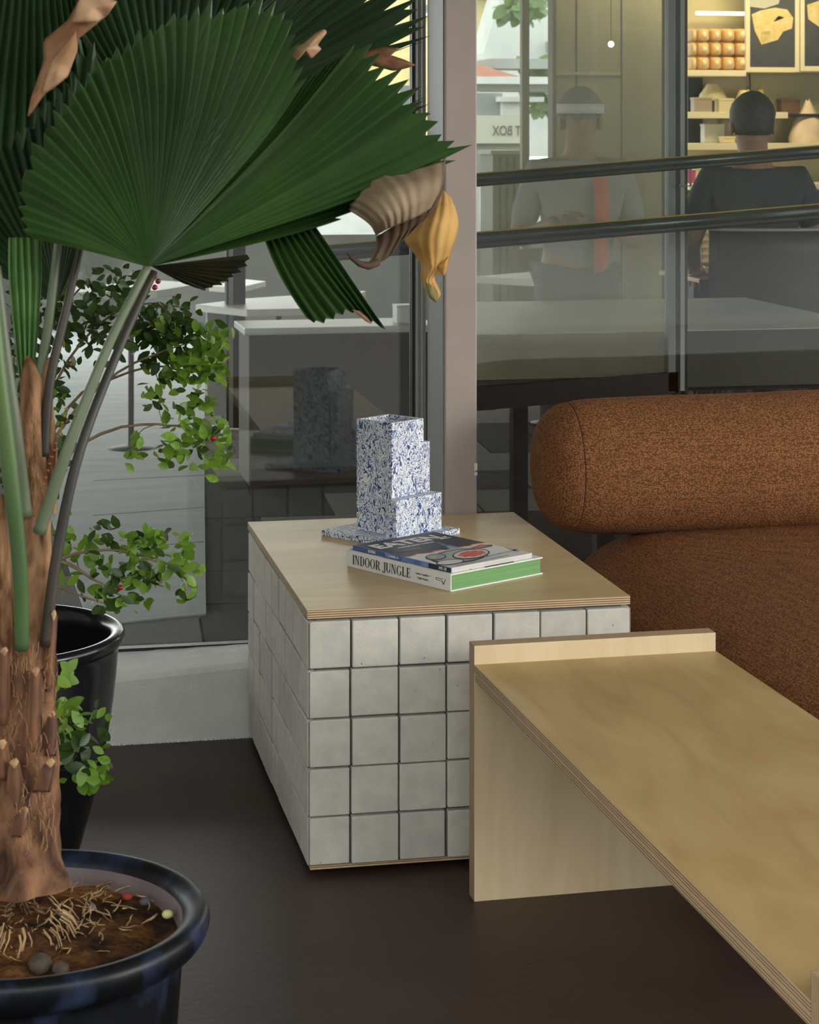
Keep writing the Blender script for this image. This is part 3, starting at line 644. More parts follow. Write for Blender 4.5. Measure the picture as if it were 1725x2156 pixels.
# folded dry tips
patch('dry_leaf_tip', [[(716, 434, 2.96), (724, 410, 2.95), (785, 372, 2.95), (850, 361, 2.97), (938, 338, 3.0)], [(748, 450, 2.93), (772, 428, 2.90), (818, 402, 2.90), (872, 388, 2.92), (935, 372, 2.97)], [(780, 474, 2.92), (804, 458, 2.88), (838, 440, 2.88), (878, 424, 2.90), (926, 404, 2.95)], [(792, 496, 2.94), (812, 484, 2.91), (840, 472, 2.91), (874, 458, 2.92), (908, 438, 2.95)]], DRYG, 60, 16, .0024, 9)
patch('dry_leaf_tip', [[(936, 345, 3.02), (928, 395, 3.0), (908, 440, 2.97), (872, 456, 2.96), (838, 472, 2.96), (793, 498, 2.97)], [(938, 352, 3.03), (932, 402, 3.02), (909, 446, 3.0), (868, 478, 2.99), (835, 500, 2.98), (792, 522, 2.97)], [(936, 362, 3.03), (927, 408, 3.02), (898, 455, 3.0), (852, 502, 2.99), (822, 528, 2.98), (782, 545, 2.96)], [(934, 370, 3.04), (922, 412, 3.03), (885, 462, 3.01), (842, 512, 3.0), (812, 546, 2.98), (772, 562, 2.95)]], DRYD, 70, 12, .0022, 10)
MB().tube([at(x, y, D=d) for x, y, d in [(796, 552, 2.95), (775, 560, 2.94), (758, 556, 2.93), (742, 545, 2.92), (730, 532, 2.92)]], [.006, .006, .0045, .003, .001], 7).build('dry_leaf_tip', DRYD, pm)
patch('dry_leaf', [[(908, 442, 3.08), (916, 420, 3.08), (930, 401, 3.08), (942, 408, 3.08), (953, 422, 3.08)], [(878, 470, 3.06), (897, 458, 3.05), (921, 448, 3.04), (946, 448, 3.05), (966, 464, 3.07)], [(851, 500, 3.06), (880, 498, 3.04), (909, 498, 3.03), (936, 498, 3.04), (960, 502, 3.06)], [(872, 532, 3.07), (890, 536, 3.05), (910, 540, 3.04), (930, 540, 3.05), (948, 538, 3.07)], [(889, 562, 3.08), (898, 563, 3.06), (911, 566, 3.05), (921, 566, 3.06), (936, 574, 3.08)], [(886, 584, 3.09), (892, 588, 3.08), (899, 590, 3.07), (907, 589, 3.08), (914, 582, 3.09)], [(898, 612, 3.09), (904, 616, 3.08), (911, 618, 3.08), (919, 617, 3.08), (928, 616, 3.09)], [(914, 632, 3.09), (916, 634, 3.09), (918, 636, 3.09), (919, 634, 3.09), (921, 630, 3.09)]], DRYY, 48, 26, .0018, 5)
flake('dry_leaf_tip', [(919, 560), (936, 545), (945, 540), (940, 570), (935, 581), (926, 572)], 3.06, DRYY, .008)
flake('dry_leaf_tip', [(897, 595), (908, 600), (921, 618), (919, 637), (906, 628), (899, 612)], 3.055, mat('dry_leaf_olive', rgb(120, 112, 66), .8), .004)
flake('dry_leaf_tip', [(611, 104), (640, 92), (665, 70), (682, 61), (689, 67), (668, 95), (677, 103), (655, 124), (640, 112), (624, 128), (605, 147), (613, 122)], 2.90, DRYT, .02)
flake('dry_leaf_tip', [(745, 130), (761, 111), (806, 99), (842, 101), (822, 116), (852, 126), (876, 137), (850, 145), (828, 149), (788, 139)], 3.38, DRYR, .015)
flake('dry_leaf_tip', [(172, -10), (215, -10), (246, 4), (226, 32), (205, 46), (168, 50), (162, 108), (142, 162), (112, 186), (92, 200), (70, 232), (57, 250), (66, 205), (92, 130), (92, 84), (110, 70), (142, 44)], 2.50, DRYR, .02)
flake('dry_leaf_tip', [(172, -10), (215, -10), (246, 4), (226, 32), (205, 46), (165, 48), (150, 46)], 2.475, DRYT, .01)
flake('dry_leaf_tip', [(160, 62), (163, 105), (142, 160), (100, 192), (88, 198), (108, 130)], 2.478, DRYT, .008)
# spear leaf
sp = [[(18, 500), (34, 500), (50, 500), (68, 500), (86, 500)], [(19, 590), (35, 590), (52, 590), (70, 590), (87, 590)], [(27, 680), (40, 680), (54, 680), (68, 680), (81, 680)], [(36, 760), (45, 760), (55, 760), (65, 760), (74, 760)], [(47, 840), (51, 840), (56, 840), (61, 840), (65, 840)]]
patch('spear_leaf', [[(x, y, 2.80-.010*(1-((i-2)/2)**2)) for i, (x, y) in enumerate(r)] for r in sp], leafmat('spear_green', (66, 112, 52), (96, 140, 70), .35), 41, 24, .0035, 5)
# petioles
PET = mat('petiole_grey_green', rgb(104, 116, 90), .45, rgb(84, 98, 74), 12, stretch=(1, 1, .2)); PETG = mat('petiole_green', rgb(66, 92, 56), .4, rgb(88, 112, 62), 8, stretch=(1, 1, .3)); PETD = mat('petiole_dark', rgb(44, 44, 38), .5, rgb(66, 58, 46), 12, stretch=(1, 1, .2))
SHEATH = mat('fibrous_sheath', rgb(88, 60, 42), .9, rgb(178, 138, 102), 26, 8, .1, 1.0, 80, stretch=(1.4, 1.4, .4), lo=.36, hi=.66, dist=1)
TRUNK = mat('palm_trunk', rgb(58, 40, 31), .85, rgb(142, 104, 76), 16, 9, .15, 1.0, 55, stretch=(1.5, 1.5, .7), lo=.36, hi=.68, dist=.8)
def stalk(name, pts, rpx, m, n=12, parent=None, flat=1):
    P = spline([at(x, y, D=d) for x, y, d in pts], 26); R = resample([(r, 0, 0) for r in rpx] if len(rpx) > 1 else [(rpx[0], 0, 0)]*2, 26) if len(set(rpx)) > 1 else None
    k = len(rpx)-1; RR = []
    for i in range(26):
        t = k*i/25; j = min(int(t), k-1) if k else 0; r = lerp(rpx[j], rpx[min(j+1, k)], t-j); RR.append(r*2.8/F)
    return MB().tube(P, RR, n).build(name, m, parent or pm)
p1 = stalk('petiole', [(311, 563, 2.785), (232, 720, 2.75), (150, 925, 2.73), (82, 1122, 2.735)], [9, 10, 12, 14], PET)
stalk('petiole', [(324, 572, 2.90), (244, 750, 2.84), (165, 960, 2.78), (118, 1180, 2.765), (96, 1360, 2.765)], [9, 10, 11, 12, 12], PETD)
stalk('petiole', [(-18, 640, 2.66), (-2, 800, 2.67), (22, 1000, 2.69), (42, 1200, 2.72), (46, 1366, 2.745)], [16, 17, 17, 16, 15], PETG)
stalk('petiole', [(-8, 560, 2.74), (8, 720, 2.74), (30, 900, 2.745), (50, 1085, 2.765)], [10, 12, 16, 18], PET)
stalk('petiole', [(122, 500, 2.79), (102, 680, 2.79), (76, 832, 2.79)], [8, 10, 11], PET)
stalk('petiole', [(170, 515, 2.82), (140, 650, 2.80), (106, 800, 2.785), (92, 960, 2.785)], [8, 9, 10, 11], PETD)
b = MB(); TH = mat('orange_thorn', rgb(170, 104, 56), .6)
for i in range(17):
    t = i/16; x, y = lerp(142, 74, t), lerp(862, 1092, t)
    b.tube([at(x, y, D=2.73), at(x-7, y-2, D=2.73)], [.0022, .0004], 5)
tag(b.build('thorn', TH, p1), kind='stuff')
# trunk
def trunk_tube(name, pts, rpx, m, rough, seed, n=28, k=46):
    P = spline([at(x, y, D=d) for x, y, d in pts], k); b = MB(); rows = []; q = len(rpx)-1
    for i in range(k):
        t = q*i/(k-1); j = min(int(t), q-1); r = lerp(rpx[j], rpx[j+1], t-j)*2.8/F; row = []
        for a in range(n+1):
            th = 2*math.pi*a/n; f = 1+rough*noise.noise((math.cos(th)*2.2+seed, math.sin(th)*2.2, P[i].z*13))+rough*.5*noise.noise((math.cos(th)*6, math.sin(th)*6+seed, P[i].z*30))
            row.append(P[i]+Vector((math.cos(th), math.sin(th), 0))*r*f)
        rows.append(row)
    b.grid(rows); return b.build(name, m, pm)
tr = trunk_tube('trunk', [(55, 1860, 2.8), (54, 1800, 2.8), (55, 1700, 2.8), (56, 1560, 2.8), (56, 1420, 2.8), (62, 1350, 2.8)], [98, 74, 68, 64, 60, 50], TRUNK, .20, 1)
trunk_tube('leaf_sheath', [(68, 1400, 2.795), (72, 1250, 2.79), (71, 1100, 2.79), (66, 930, 2.79), (68, 800, 2.79), (58, 748, 2.79)], [44, 36, 34, 30, 24, 4], SHEATH, .12, 4)
trunk_tube('leaf_sheath', [(112, 1080, 2.80), (106, 940, 2.80), (98, 840, 2.795), (100, 770, 2.79), (106, 752, 2.79)], [8, 14, 14, 9, 2], SHEATH, .14, 8, 14, 24)
trunk_tube('leaf_sheath', [(8, 1400, 2.77), (6, 1250, 2.77), (4, 1120, 2.77), (0, 1040, 2.77)], [20, 22, 18, 8], SHEATH, .16, 6, 14, 24)
STUB = mat('leaf_stub', rgb(92, 66, 60), .7, rgb(134, 96, 66), 20, 5, .2, .4, 50, stretch=(1.5, 1.5, .3)); CUT = mat('cut_stub_face', rgb(186, 152, 112), .8, rgb(156, 120, 84), 30)
for (x0, y0, x1, y1, w, dd) in ((75, 1408, 70, 1582, 14, 2.755), (113, 1288, 99, 1455, 9, 2.775), (9, 1366, 6, 1525, 13, 2.755), (106, 1600, 88, 1665, 16, 2.752), (4, 1560, 4, 1640, 16, 2.75), (50, 1702, 40, 1760, 17, 2.752), (110, 1500, 104, 1590, 12, 2.77), (30, 1600, 34, 1700, 16, 2.755)):
    cxs = [(x0, y0, dd-.016, .55), (lerp(x0, x1, .3), lerp(y0, y1, .3), dd-.010, .85), (lerp(x0, x1, .65), lerp(y0, y1, .65), dd-.004, 1.05), (x1, y1, dd+.006, 1.2)]
    rows = []
    for a_, b_, d_, k_ in cxs: rows.append([(a_+w*k_*u, b_+(abs(u)*9 if b_ == y0 else 0), d_+.010*u*u-.003*math.cos(u*6)) for u in (-1, -.5, 0, .5, 1)])
    st = patch('leaf_stub', rows, STUB, 14, 9, .0008, 2, solid=.005, parent=tr)
    hh = random.uniform(9, 17)
    flake('cut_face', [(x0-w*.62, y0+6), (x0-w*.2, y0-2), (x0+w*.3, y0-4), (x0+w*.62, y0+4), (x0+w*.3, y0+hh), (x0, y0+hh*1.5)], dd-.0215, CUT, .002, tr)
FIB = mat('coarse_fibre', rgb(168, 130, 92), .9); b = MB()
for k in range(240):
    y = random.uniform(1380, 1800); x = random.uniform(-5, 118); dx, dy = random.uniform(-16, 16), random.uniform(-26, 26)
    e = abs(x-56)/66; d = 2.8-.043*math.sqrt(max(0, 1-min(1, e)**2))-.003
    dx *= .6; b.tube([at(x, y, D=d), at(x+dx*.5+2, y+dy*.8, D=d-.003), at(x+dx, y+dy*1.6, D=d-.001)], .00042, 3, False)
tag(b.build('fibre', FIB, tr), kind='stuff')
ROOT = mat('dry_root', rgb(190, 160, 118), .85, rgb(150, 120, 84), 30)
b = MB()
def root(x, y, ln, ang, r=.0011):
    P = []; a = ang
    for i in range(6):
        z = .432+.016*math.exp(-(((x-55)/250)**2+((y-1914)/90)**2)*2)+random.uniform(-.002, .008); P.append(at(x, y, Z=z)); a += random.uniform(-.5, .5); x += math.cos(a)*ln/6; y += math.sin(a)*ln/6*.8
    b.tube(P, [r, r, r*.9, r*.8, r*.6, r*.3], 4, False)
for k in range(64):
    root(random.gauss(190, 40), random.gauss(1900, 42), random.uniform(25, 70), random.uniform(0, 6.28), random.uniform(.0006, .0015))
for k in range(60): root(random.uniform(0, 150), random.uniform(1900, 2020), random.uniform(14, 36), random.uniform(0, 6.28), random.uniform(.0005, .0011))
root(330, 1925, 50, 2.3, .002)
for k in range(70):
    a = random.uniform(0, 6.28); q = c1+Vector((.052*math.cos(a), .052*math.sin(a), .452+random.uniform(0, .02))); b.tube([q, q+Vector((.012*math.cos(a+.3), .012*math.sin(a+.3), -.008)), q+Vector((.022*math.cos(a), .022*math.sin(a), -.022))], [.0012, .001, .0005], 4, False)
tag(b.build('root', ROOT, pm), kind='stuff')
MB().ball(at(353, 1925, Z=.442), .008, .006, .006, 10, 7).build('fallen_bud', mat('pale_bud', rgb(190, 196, 130), .6), pot1)
# ------------------------------------------------------------------ bush in the black pot
bs = thing('potted_bush', (c2.x, c2.y, .45), 'leafy bush with small glossy leaves and a few red berries in the black pot', 'bush')
BR = mat('bush_twig', rgb(150, 132, 104), .8, rgb(110, 94, 72), 30); BRG = mat('green_twig', rgb(98, 112, 62), .7)
def lmat(name, a, b):
    m = leafmat(name, a, b, .38, .35); N, L, p = nodes(m); oi = N.new('ShaderNodeObjectInfo'); h = N.new('ShaderNodeHueSaturation'); r = N.new('ShaderNodeMapRange'); r.inputs[3].default_value = .65; r.inputs[4].default_value = 1.25
    L.new(oi.outputs['Random'], r.inputs[0]); L.new(r.outputs[0], h.inputs['Value']); src = N[m['_ramp']].outputs[0]; L.new(src, h.inputs['Color']); L.new(h.outputs[0], p.inputs['Base Color'])
    for l in list(L):
        if l.to_node.type == 'BSDF_TRANSLUCENT': L.remove(l)
    L.new(h.outputs[0], [n for n in N if n.type == 'BSDF_TRANSLUCENT'][0].inputs[0]); return m
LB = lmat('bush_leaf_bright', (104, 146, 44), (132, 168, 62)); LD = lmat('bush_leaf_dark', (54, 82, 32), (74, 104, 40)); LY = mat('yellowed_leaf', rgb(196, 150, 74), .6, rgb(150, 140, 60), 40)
def leaf_verts(l=1.0, w=.56):
    out = []
    for i, (t, h) in enumerate(((0, .0), (.18, .55), (.45, 1), (.72, .85), (.9, .45), (1, 0))):
        z = -.10*t*t
        out.append([(t*l, -h*w/2, z+.05*h), (t*l, 0, z), (t*l, h*w/2, z+.05*h)])
    return out
def leaf_mesh(name, m):
    me = MB().grid(leaf_verts()).build(name, m).data; o = [o for o in bpy.data.objects if o.data == me][0]; bpy.data.objects.remove(o); return me
LM = {'b': leaf_mesh('leaf', LB), 'd': leaf_mesh('leaf', LD), 'y': leaf_mesh('leaf', LY)}
def orient(down=.3):
    d = Vector((random.gauss(.25, .7), random.gauss(-.1, .6), random.gauss(-down, .5))).normalized(); n = Vector((random.gauss(0, .45), random.gauss(-.55, .45), random.gauss(.55, .45)))
    y = n.cross(d).normalized(); z = d.cross(y); return Matrix((d, y, z)).transposed()
nleaf = 0; stuff = MB(); stuffb = MB()
def put_leaf(x, y, D, size, kind, down=.3):
    global nleaf
    R = orient(down); s = size*D/F; q = at(x, y, D=D)-(R @ Vector((.5, 0, 0)))*s
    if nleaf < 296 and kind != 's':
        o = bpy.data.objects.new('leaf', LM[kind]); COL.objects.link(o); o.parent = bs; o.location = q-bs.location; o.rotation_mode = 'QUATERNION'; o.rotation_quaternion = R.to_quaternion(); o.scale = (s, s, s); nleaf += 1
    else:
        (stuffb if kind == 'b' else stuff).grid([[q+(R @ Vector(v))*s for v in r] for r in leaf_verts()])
def branch(pts, r0, r1, m=BR, n=14):
    P = spline([at(x, y, D=d) for x, y, d in pts], n); MB().tube(P, [lerp(r0, r1, i/(n-1)) for i in range(n)], 6).build('branch', m, bs)
for br in ([(40, 1300, 4.03), (70, 1050, 4.0), (130, 900, 3.98), (240, 790, 3.95), (330, 745, 3.93), (420, 715, 3.92)], [(40, 1300, 4.03), (80, 1000, 4.05), (150, 850, 4.05), (230, 800, 4.0), (330, 770, 3.98), (400, 790, 3.95)], [(45, 1290, 4.03), (90, 1080, 3.97), (140, 960, 3.94), (235, 905, 3.9), (320, 893, 3.9), (380, 897, 3.9), (450, 880, 3.9)],
           [(45, 1290, 4.03), (70, 960, 4.08), (120, 800, 4.1), (200, 690, 4.08), (290, 640, 4.05), (400, 650, 4.0)], [(30, 1290, 4.04), (20, 900, 4.1), (40, 700, 4.12), (90, 600, 4.12)], [(45, 1300, 4.03), (90, 1215, 3.97), (140, 1172, 3.93), (220, 1158, 3.9), (280, 1165, 3.9), (345, 1190, 3.9)],
           [(45, 1300, 4.03), (80, 1232, 3.96), (120, 1235, 3.93), (180, 1258, 3.9), (240, 1275, 3.88)], [(115, 1180, 3.94), (150, 1190, 3.93), (200, 1222, 3.9), (245, 1240, 3.88)], [(50, 1290, 4.0), (60, 1330, 3.80), (90, 1400, 3.72), (130, 1440, 3.72)], [(60, 1330, 3.80), (90, 1440, 3.74), (130, 1520, 3.73), (180, 1600, 3.73)]):
    branch(br, .0045, .0012)
for br in ([(330, 893, 3.9), (300, 905, 3.88), (285, 930, 3.87), (280, 960, 3.86)], [(400, 890, 3.9), (440, 940, 3.88), (470, 985, 3.87)], [(320, 770, 3.95), (340, 820, 3.9), (335, 860, 3.9), (345, 900, 3.9)], [(280, 1165, 3.9), (340, 1180, 3.88), (380, 1215, 3.88), (400, 1265, 3.87)], [(250, 1165, 3.9), (310, 1150, 3.9), (345, 1125, 3.9)]):
    branch(br, .0012, .0006, BRG)
# clusters: x, y, sx, sy, count, depth, kind, size
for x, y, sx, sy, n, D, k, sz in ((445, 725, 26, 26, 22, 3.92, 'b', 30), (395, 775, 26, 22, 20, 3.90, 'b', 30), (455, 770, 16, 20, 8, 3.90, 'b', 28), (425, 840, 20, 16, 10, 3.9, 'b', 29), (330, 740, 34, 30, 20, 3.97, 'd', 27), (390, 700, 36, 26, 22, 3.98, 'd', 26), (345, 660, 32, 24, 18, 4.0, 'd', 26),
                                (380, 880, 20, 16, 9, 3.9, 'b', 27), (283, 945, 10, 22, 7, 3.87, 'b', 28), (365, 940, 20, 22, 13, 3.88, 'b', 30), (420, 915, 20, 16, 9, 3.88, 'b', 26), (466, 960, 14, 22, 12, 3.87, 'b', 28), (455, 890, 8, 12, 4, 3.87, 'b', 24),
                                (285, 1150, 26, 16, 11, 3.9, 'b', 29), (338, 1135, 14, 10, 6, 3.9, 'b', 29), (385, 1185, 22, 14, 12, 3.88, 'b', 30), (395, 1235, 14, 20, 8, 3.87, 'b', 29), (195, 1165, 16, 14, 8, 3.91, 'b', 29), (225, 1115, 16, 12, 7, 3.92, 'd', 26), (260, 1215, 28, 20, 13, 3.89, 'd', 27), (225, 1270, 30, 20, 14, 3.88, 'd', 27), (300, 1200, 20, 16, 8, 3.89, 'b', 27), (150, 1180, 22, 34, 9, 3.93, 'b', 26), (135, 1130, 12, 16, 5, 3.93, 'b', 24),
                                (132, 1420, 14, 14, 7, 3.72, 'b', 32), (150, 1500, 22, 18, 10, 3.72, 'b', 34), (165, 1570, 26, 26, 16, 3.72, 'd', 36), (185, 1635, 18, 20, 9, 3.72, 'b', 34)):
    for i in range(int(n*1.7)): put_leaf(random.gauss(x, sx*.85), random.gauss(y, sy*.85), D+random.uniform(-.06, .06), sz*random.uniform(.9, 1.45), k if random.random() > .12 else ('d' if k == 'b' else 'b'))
put_leaf(218, 1546, 3.70, 42, 'y'); put_leaf(246, 1205, 3.86, 32, 'y'); put_leaf(152, 1513, 3.7, 30, 'y')
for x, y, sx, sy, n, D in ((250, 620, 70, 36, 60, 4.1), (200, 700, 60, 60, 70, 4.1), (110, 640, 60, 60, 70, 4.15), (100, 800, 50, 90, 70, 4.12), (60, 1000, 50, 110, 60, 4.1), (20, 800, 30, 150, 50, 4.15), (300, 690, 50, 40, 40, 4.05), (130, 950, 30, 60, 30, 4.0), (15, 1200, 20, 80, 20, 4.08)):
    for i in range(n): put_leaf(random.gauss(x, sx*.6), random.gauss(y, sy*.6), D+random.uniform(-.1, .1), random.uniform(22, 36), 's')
nleaf = 400
for x0, x1, y0, y1, n, k, D in ((280, 400, 640, 760, 70, 's', 3.98), (350, 475, 680, 800, 80, 'b', 3.93), (300, 440, 760, 860, 50, 'b', 3.92), (340, 480, 900, 985, 40, 'b', 3.88), (190, 330, 1110, 1290, 70, 'b', 3.9), (300, 405, 1120, 1240, 40, 'b', 3.89), (120, 230, 1480, 1650, 50, 'b', 3.72), (120, 280, 560, 700, 60, 's', 4.05)):
    for i in range(n): put_leaf(random.uniform(x0, x1), random.uniform(y0, y1), D+random.uniform(-.05, .08), random.uniform(22, 34), k if random.random() > .25 else 's')
for i in range(26): nleaf = 400; put_leaf(random.gauss(120, 20), random.gauss(880, 80), 4.0, random.uniform(18, 28), 'b')
tag(stuff.build('foliage', LD, bs), kind='stuff'); tag(stuffb.build('foliage', LB, bs), kind='stuff')
BER = mat('red_berry', rgb(150, 24, 38), .25); BERG = mat('green_berry', rgb(58, 92, 40), .35)
for x, y, r, m in ((449, 923, 6.5, BER), (333, 592, 6, BER), (326, 605, 6, BER), (312, 612, 5, BER), (147, 767, 7, mat('brown_berry', rgb(84, 54, 30), .5)), (254, 1237, 6, BER), (401, 878, 6, BERG), (447, 872, 5, BERG), (232, 1207, 5, BERG), (260, 1222, 5, BERG)):
    MB().ball(at(x, y, D=3.84), r*3.84/F, n=12, m=8).build('berry', m, bs)
#PART4
# ------------------------------------------------------------------ beyond the glass: shop front, furniture, people, street
DK = mat('charcoal_frame', rgb(20, 21, 25), .5, spec=.3); DKG = mat('dark_counter_front', rgb(66, 70, 62), .6, rgb(56, 60, 54), 3, stretch=(1, 1, .4)); TOPW = mat('pale_counter_top', rgb(196, 200, 190), .45, rgb(184, 188, 180), 3)
CREAMW = mat('cream_wall', rgb(204, 194, 150), .7, rgb(194, 184, 142), 3); SHELF = mat('cream_shelf', rgb(226, 216, 182), .6)
def slab(name, x0, x1, y0, y1, z0, z1, m, parent=None, bevel=0): return MB().box(x0, x1, y0, y1, z0, z1).build(name, m, parent, bevel)
def pxbox(name, l, t, r, b, Y, dep, m, parent=None, bevel=0):
    a, c = at(l, b, Y=Y), at(r, t, Y=Y); return MB().box(a.x, c.x, Y, Y+dep, a.z, c.z).build(name, m, parent, bevel)
# long white topped counters on thin legs
ct1 = thing('counter', (1.5, 3.2, 0), 'long low counter with a pale top and dark front, right of the column', 'counter')
a = at(1005, 704, Y=2.5); bq = at(1570, 626, Z=a.z); zc = a.z
cl = at(985, 704, Y=2.5).x; cb_ = at(908, 626, Y=bq.y).x
MB().prism([(cl, 2.5), (bq.x, 2.5), (bq.x, bq.y), (cb_, bq.y)], zc-.03, zc).build('counter_top', TOPW, ct1, .004); slab('front_panel', cl, bq.x, 2.488, 2.4995, .66, zc-.003, DKG, ct1)
slab('lower_rail', cl+.02, bq.x-.02, 2.545, 2.60, .64, .66, DK, ct1)
for x in (at(1270, 704, Y=2.6).x, bq.x-.06):
    for y in (2.6, bq.y-.06): slab('leg', x-.03, x+.03, y-.03, y+.03, 0, zc-.03, DK, ct1)
Y2 = 4.72; a = at(515, 692, Y=Y2); c = at(893, 668, Z=a.z); e_ = at(925, 692, Y=Y2)
ct2 = thing('counter', ((a.x+e_.x)/2, Y2+.15, 0), 'dark fronted counter with a pale top edge, seen through the left pane', 'counter')
slab('counter_top', a.x, e_.x, Y2, c.y, a.z-.03, a.z, TOPW, ct2, .004); slab('front_panel', a.x+.02, e_.x-.02, Y2+.004, Y2+.03, .0, a.z-.03, DKG, ct2)
slab('side_panel', a.x+.02, a.x+.045, Y2+.03, c.y-.02, 0, a.z-.03, DKG, ct2); slab('plinth', a.x+.03, e_.x-.03, Y2-.004, Y2+.004, 0, .07, DK, ct2)
# handrails
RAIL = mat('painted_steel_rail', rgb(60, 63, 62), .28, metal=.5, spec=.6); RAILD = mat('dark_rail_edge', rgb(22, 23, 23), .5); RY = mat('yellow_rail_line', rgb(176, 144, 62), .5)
def rail(label, p0, p1, y, rp, post):
    A, B = at(*p0, Y=y), at(*p1, Y=y); r = rp*(A-CAM).length/F
    t = thing('handrail', (A+B)/2-Vector((0, 0, 0)), label, 'handrail', None)
    MB().tube([A, B], r, 16).build('tube', RAIL, t)
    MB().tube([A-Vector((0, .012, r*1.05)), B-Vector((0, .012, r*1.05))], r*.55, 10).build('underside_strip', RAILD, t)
    MB().tube([A+Vector((0, -.004, r*1.08)), B+Vector((0, -.004, r*1.08))], r*.12, 8).build('yellow_line', RY, t)
    for x in post:
        q = A.lerp(B, (x-A.x)/(B.x-A.x)); MB().tube([(x, y, 0), (x, y, q.z-r*.5)], .012, 8).build('post', RAILD, t)
    return t
xr_ = at(1850, 400, Y=1.95).x; xm_ = at(966, 400, Y=1.95).x; xn_ = at(930, 400, Y=2.05).x
rail('upper dark steel handrail sloping up across the right pane', (960, 380), (1900, 303), 1.95, 10.5, (xm_, xr_))
rail('lower bright steel handrail sloping past the column', (660, 532), (1900, 428), 2.05, 13, (xn_, xr_+.02))
# sliding door, its glass carrying painted reflection haze
dr = bpy.data.objects.new('door_1', None); dr.location = at(1300, 800, Y=2.38); dr.location.z = 0; COL.objects.link(dr); tag(dr, 'sliding door of glass with painted reflection haze in a dark frame', 'door', kind='structure')
x0, x1 = at(948, 500, Y=2.38).x, at(1420, 500, Y=2.38).x; zb = at(1420, 790, Y=2.38).z
slab('painted_haze_pane', x0, x1, 2.378, 2.386, zb, 3.1, M['milky'], dr)
l_, r_ = at(960, 838, Y=2.38), at(1425, 794, Y=2.38)
MB().prism([(l_.x, l_.z-.045), (r_.x, r_.z-.05), (r_.x, r_.z+.02), (l_.x, l_.z+.03)], -2.40, -2.36, M=Matrix(((1, 0, 0, 0), (0, 0, -1, 0), (0, 1, 0, 0), (0, 0, 0, 1)))).build('bottom_rail', DK, dr)
for l, r, m in ((1406, 1421, mat('grey_stile', rgb(112, 114, 112), .5)), (1421, 1431, DK), (1431, 1440, M['alu']), (1440, 1446, DK)):
    a, c = at(l, 800, Y=2.37), at(r, 800, Y=2.37); slab('stile', a.x, c.x, 2.36, 2.40, 0 if m is DK else zb-.05, 3.1, m, dr)
q = at(1443, 372, Y=2.34); MB().tube([q+Vector((-.01, 0, .05)), q+Vector((.012, -.02, .05)), q+Vector((.012, -.02, -.03)), q+Vector((-.02, 0, -.03))], .004, 6).build('handle', M['alu'], dr)
# door frame in the left pane
dl = bpy.data.objects.new('door_2', None); dl.location = at(500, 890, Y=6.2); dl.location.z = 0; COL.objects.link(dl); tag(dl, 'dark door frame with a grey panel behind the bush', 'door', kind='structure')
for l, r, m, bt in ((436, 476, mat('grey_panel', rgb(140, 142, 138), .6), 862), (476, 481, DK, 884), (481, 490, M['alu'], 892), (490, 516, DK, 892)):
    a, c = at(l, bt, Y=6.2), at(r, bt, Y=6.2); slab('post' if m is not None and r-l < 30 else 'grey_panel', a.x, c.x, 6.18, 6.26, max(0, a.z-.02), 3.1 if r-l != 40 else at(440, 652, Y=6.2).z, m, dl)
slab('threshold', at(420, 880, Y=6.2).x, at(560, 880, Y=6.2).x, 6.1, 6.4, -.012, .03, DK, dl)
# tables
TW = mat('white_table_top', rgb(226, 226, 214), .45)
def table(label, poly, z, leg=True, chairs=()):
    P = [at(x, y, Z=z) for x, y in poly]; cx = sum(q.x for q in P)/len(P); cy = sum(q.y for q in P)/len(P)
    t = thing('table', (cx, cy, 0), label, 'table', None)
    MB().prism([(q.x, q.y) for q in P], z-.035, z).build('table_top', TW, t, .003)
    MB().tube([(cx, cy, .02), (cx, cy, z-.03)], .014, 10).build('stem', DK, t); MB().lathe([(.01, .001), (.11, .001), (.11, .010), (.02, .02)], (cx, cy), 20).build('base', DK, t)
    return t, cx, cy
table('white table in the left pane with its corner towards the door frame', [(412, 641), (520, 628), (770, 612), (700, 648), (520, 652)], .66)
table('long white table far back behind the bush', [(130, 606), (330, 590), (430, 596), (330, 612), (150, 616)], .78)
table('small white table at the top edge of the bush', [(440, 601), (520, 588), (560, 592), (500, 606)], .60)
t3, tx, ty = table('white table behind the hazed door', [(1000, 582), (1190, 566), (1300, 573), (1150, 590)], .78)
TAN = mat('brown_chair', rgb(108, 82, 58), .6)
def chair(label, px_, py_, Y, rot, group):
    q = at(px_, py_, Y=Y); c = thing('chair', (q.x, q.y, 0), label, 'chair', group); Rm = Matrix.Translation((q.x, q.y, 0)) @ Matrix.Rotation(rot, 4, 'Z')
    MB().box(-.21, .21, -.2, .2, .43, .46, M=Rm).build('seat', TAN, c, .012)
    rows = [[Rm @ Vector((lerp(-.21, .21, i/8), .20-.05*math.cos((i/8-.5)*math.pi)+.03*k/4, .50+.36*k/4)) for i in range(9)] for k in range(5)]
    MB().grid(rows).build('backrest', TAN, c, solid=.012)
    for sx in (-.18, .18):
        for sy in (-.17, .17): MB().tube([Rm @ Vector((sx, sy, .43)), Rm @ Vector((sx*1.15, sy*1.15, 0))], .012, 7).build('leg', DK, c)
        MB().tube([Rm @ Vector((sx, .17, .44)), Rm @ Vector((sx, .2, .56))], .009, 6).build('back_post', DK, c)
chair('brown chair at the right of the table behind the hazed door', 1235, 600, 7.2, 2.6, 'chairs behind the dusty door'); chair('brown chair at the left of the table behind the hazed door', 1045, 600, 7.4, -2.4, 'chairs behind the dusty door')
wb_ = thing('napkin_box', at(862, 668, Y=Y2+.1), 'small white box standing on the counter in the left pane', 'box')
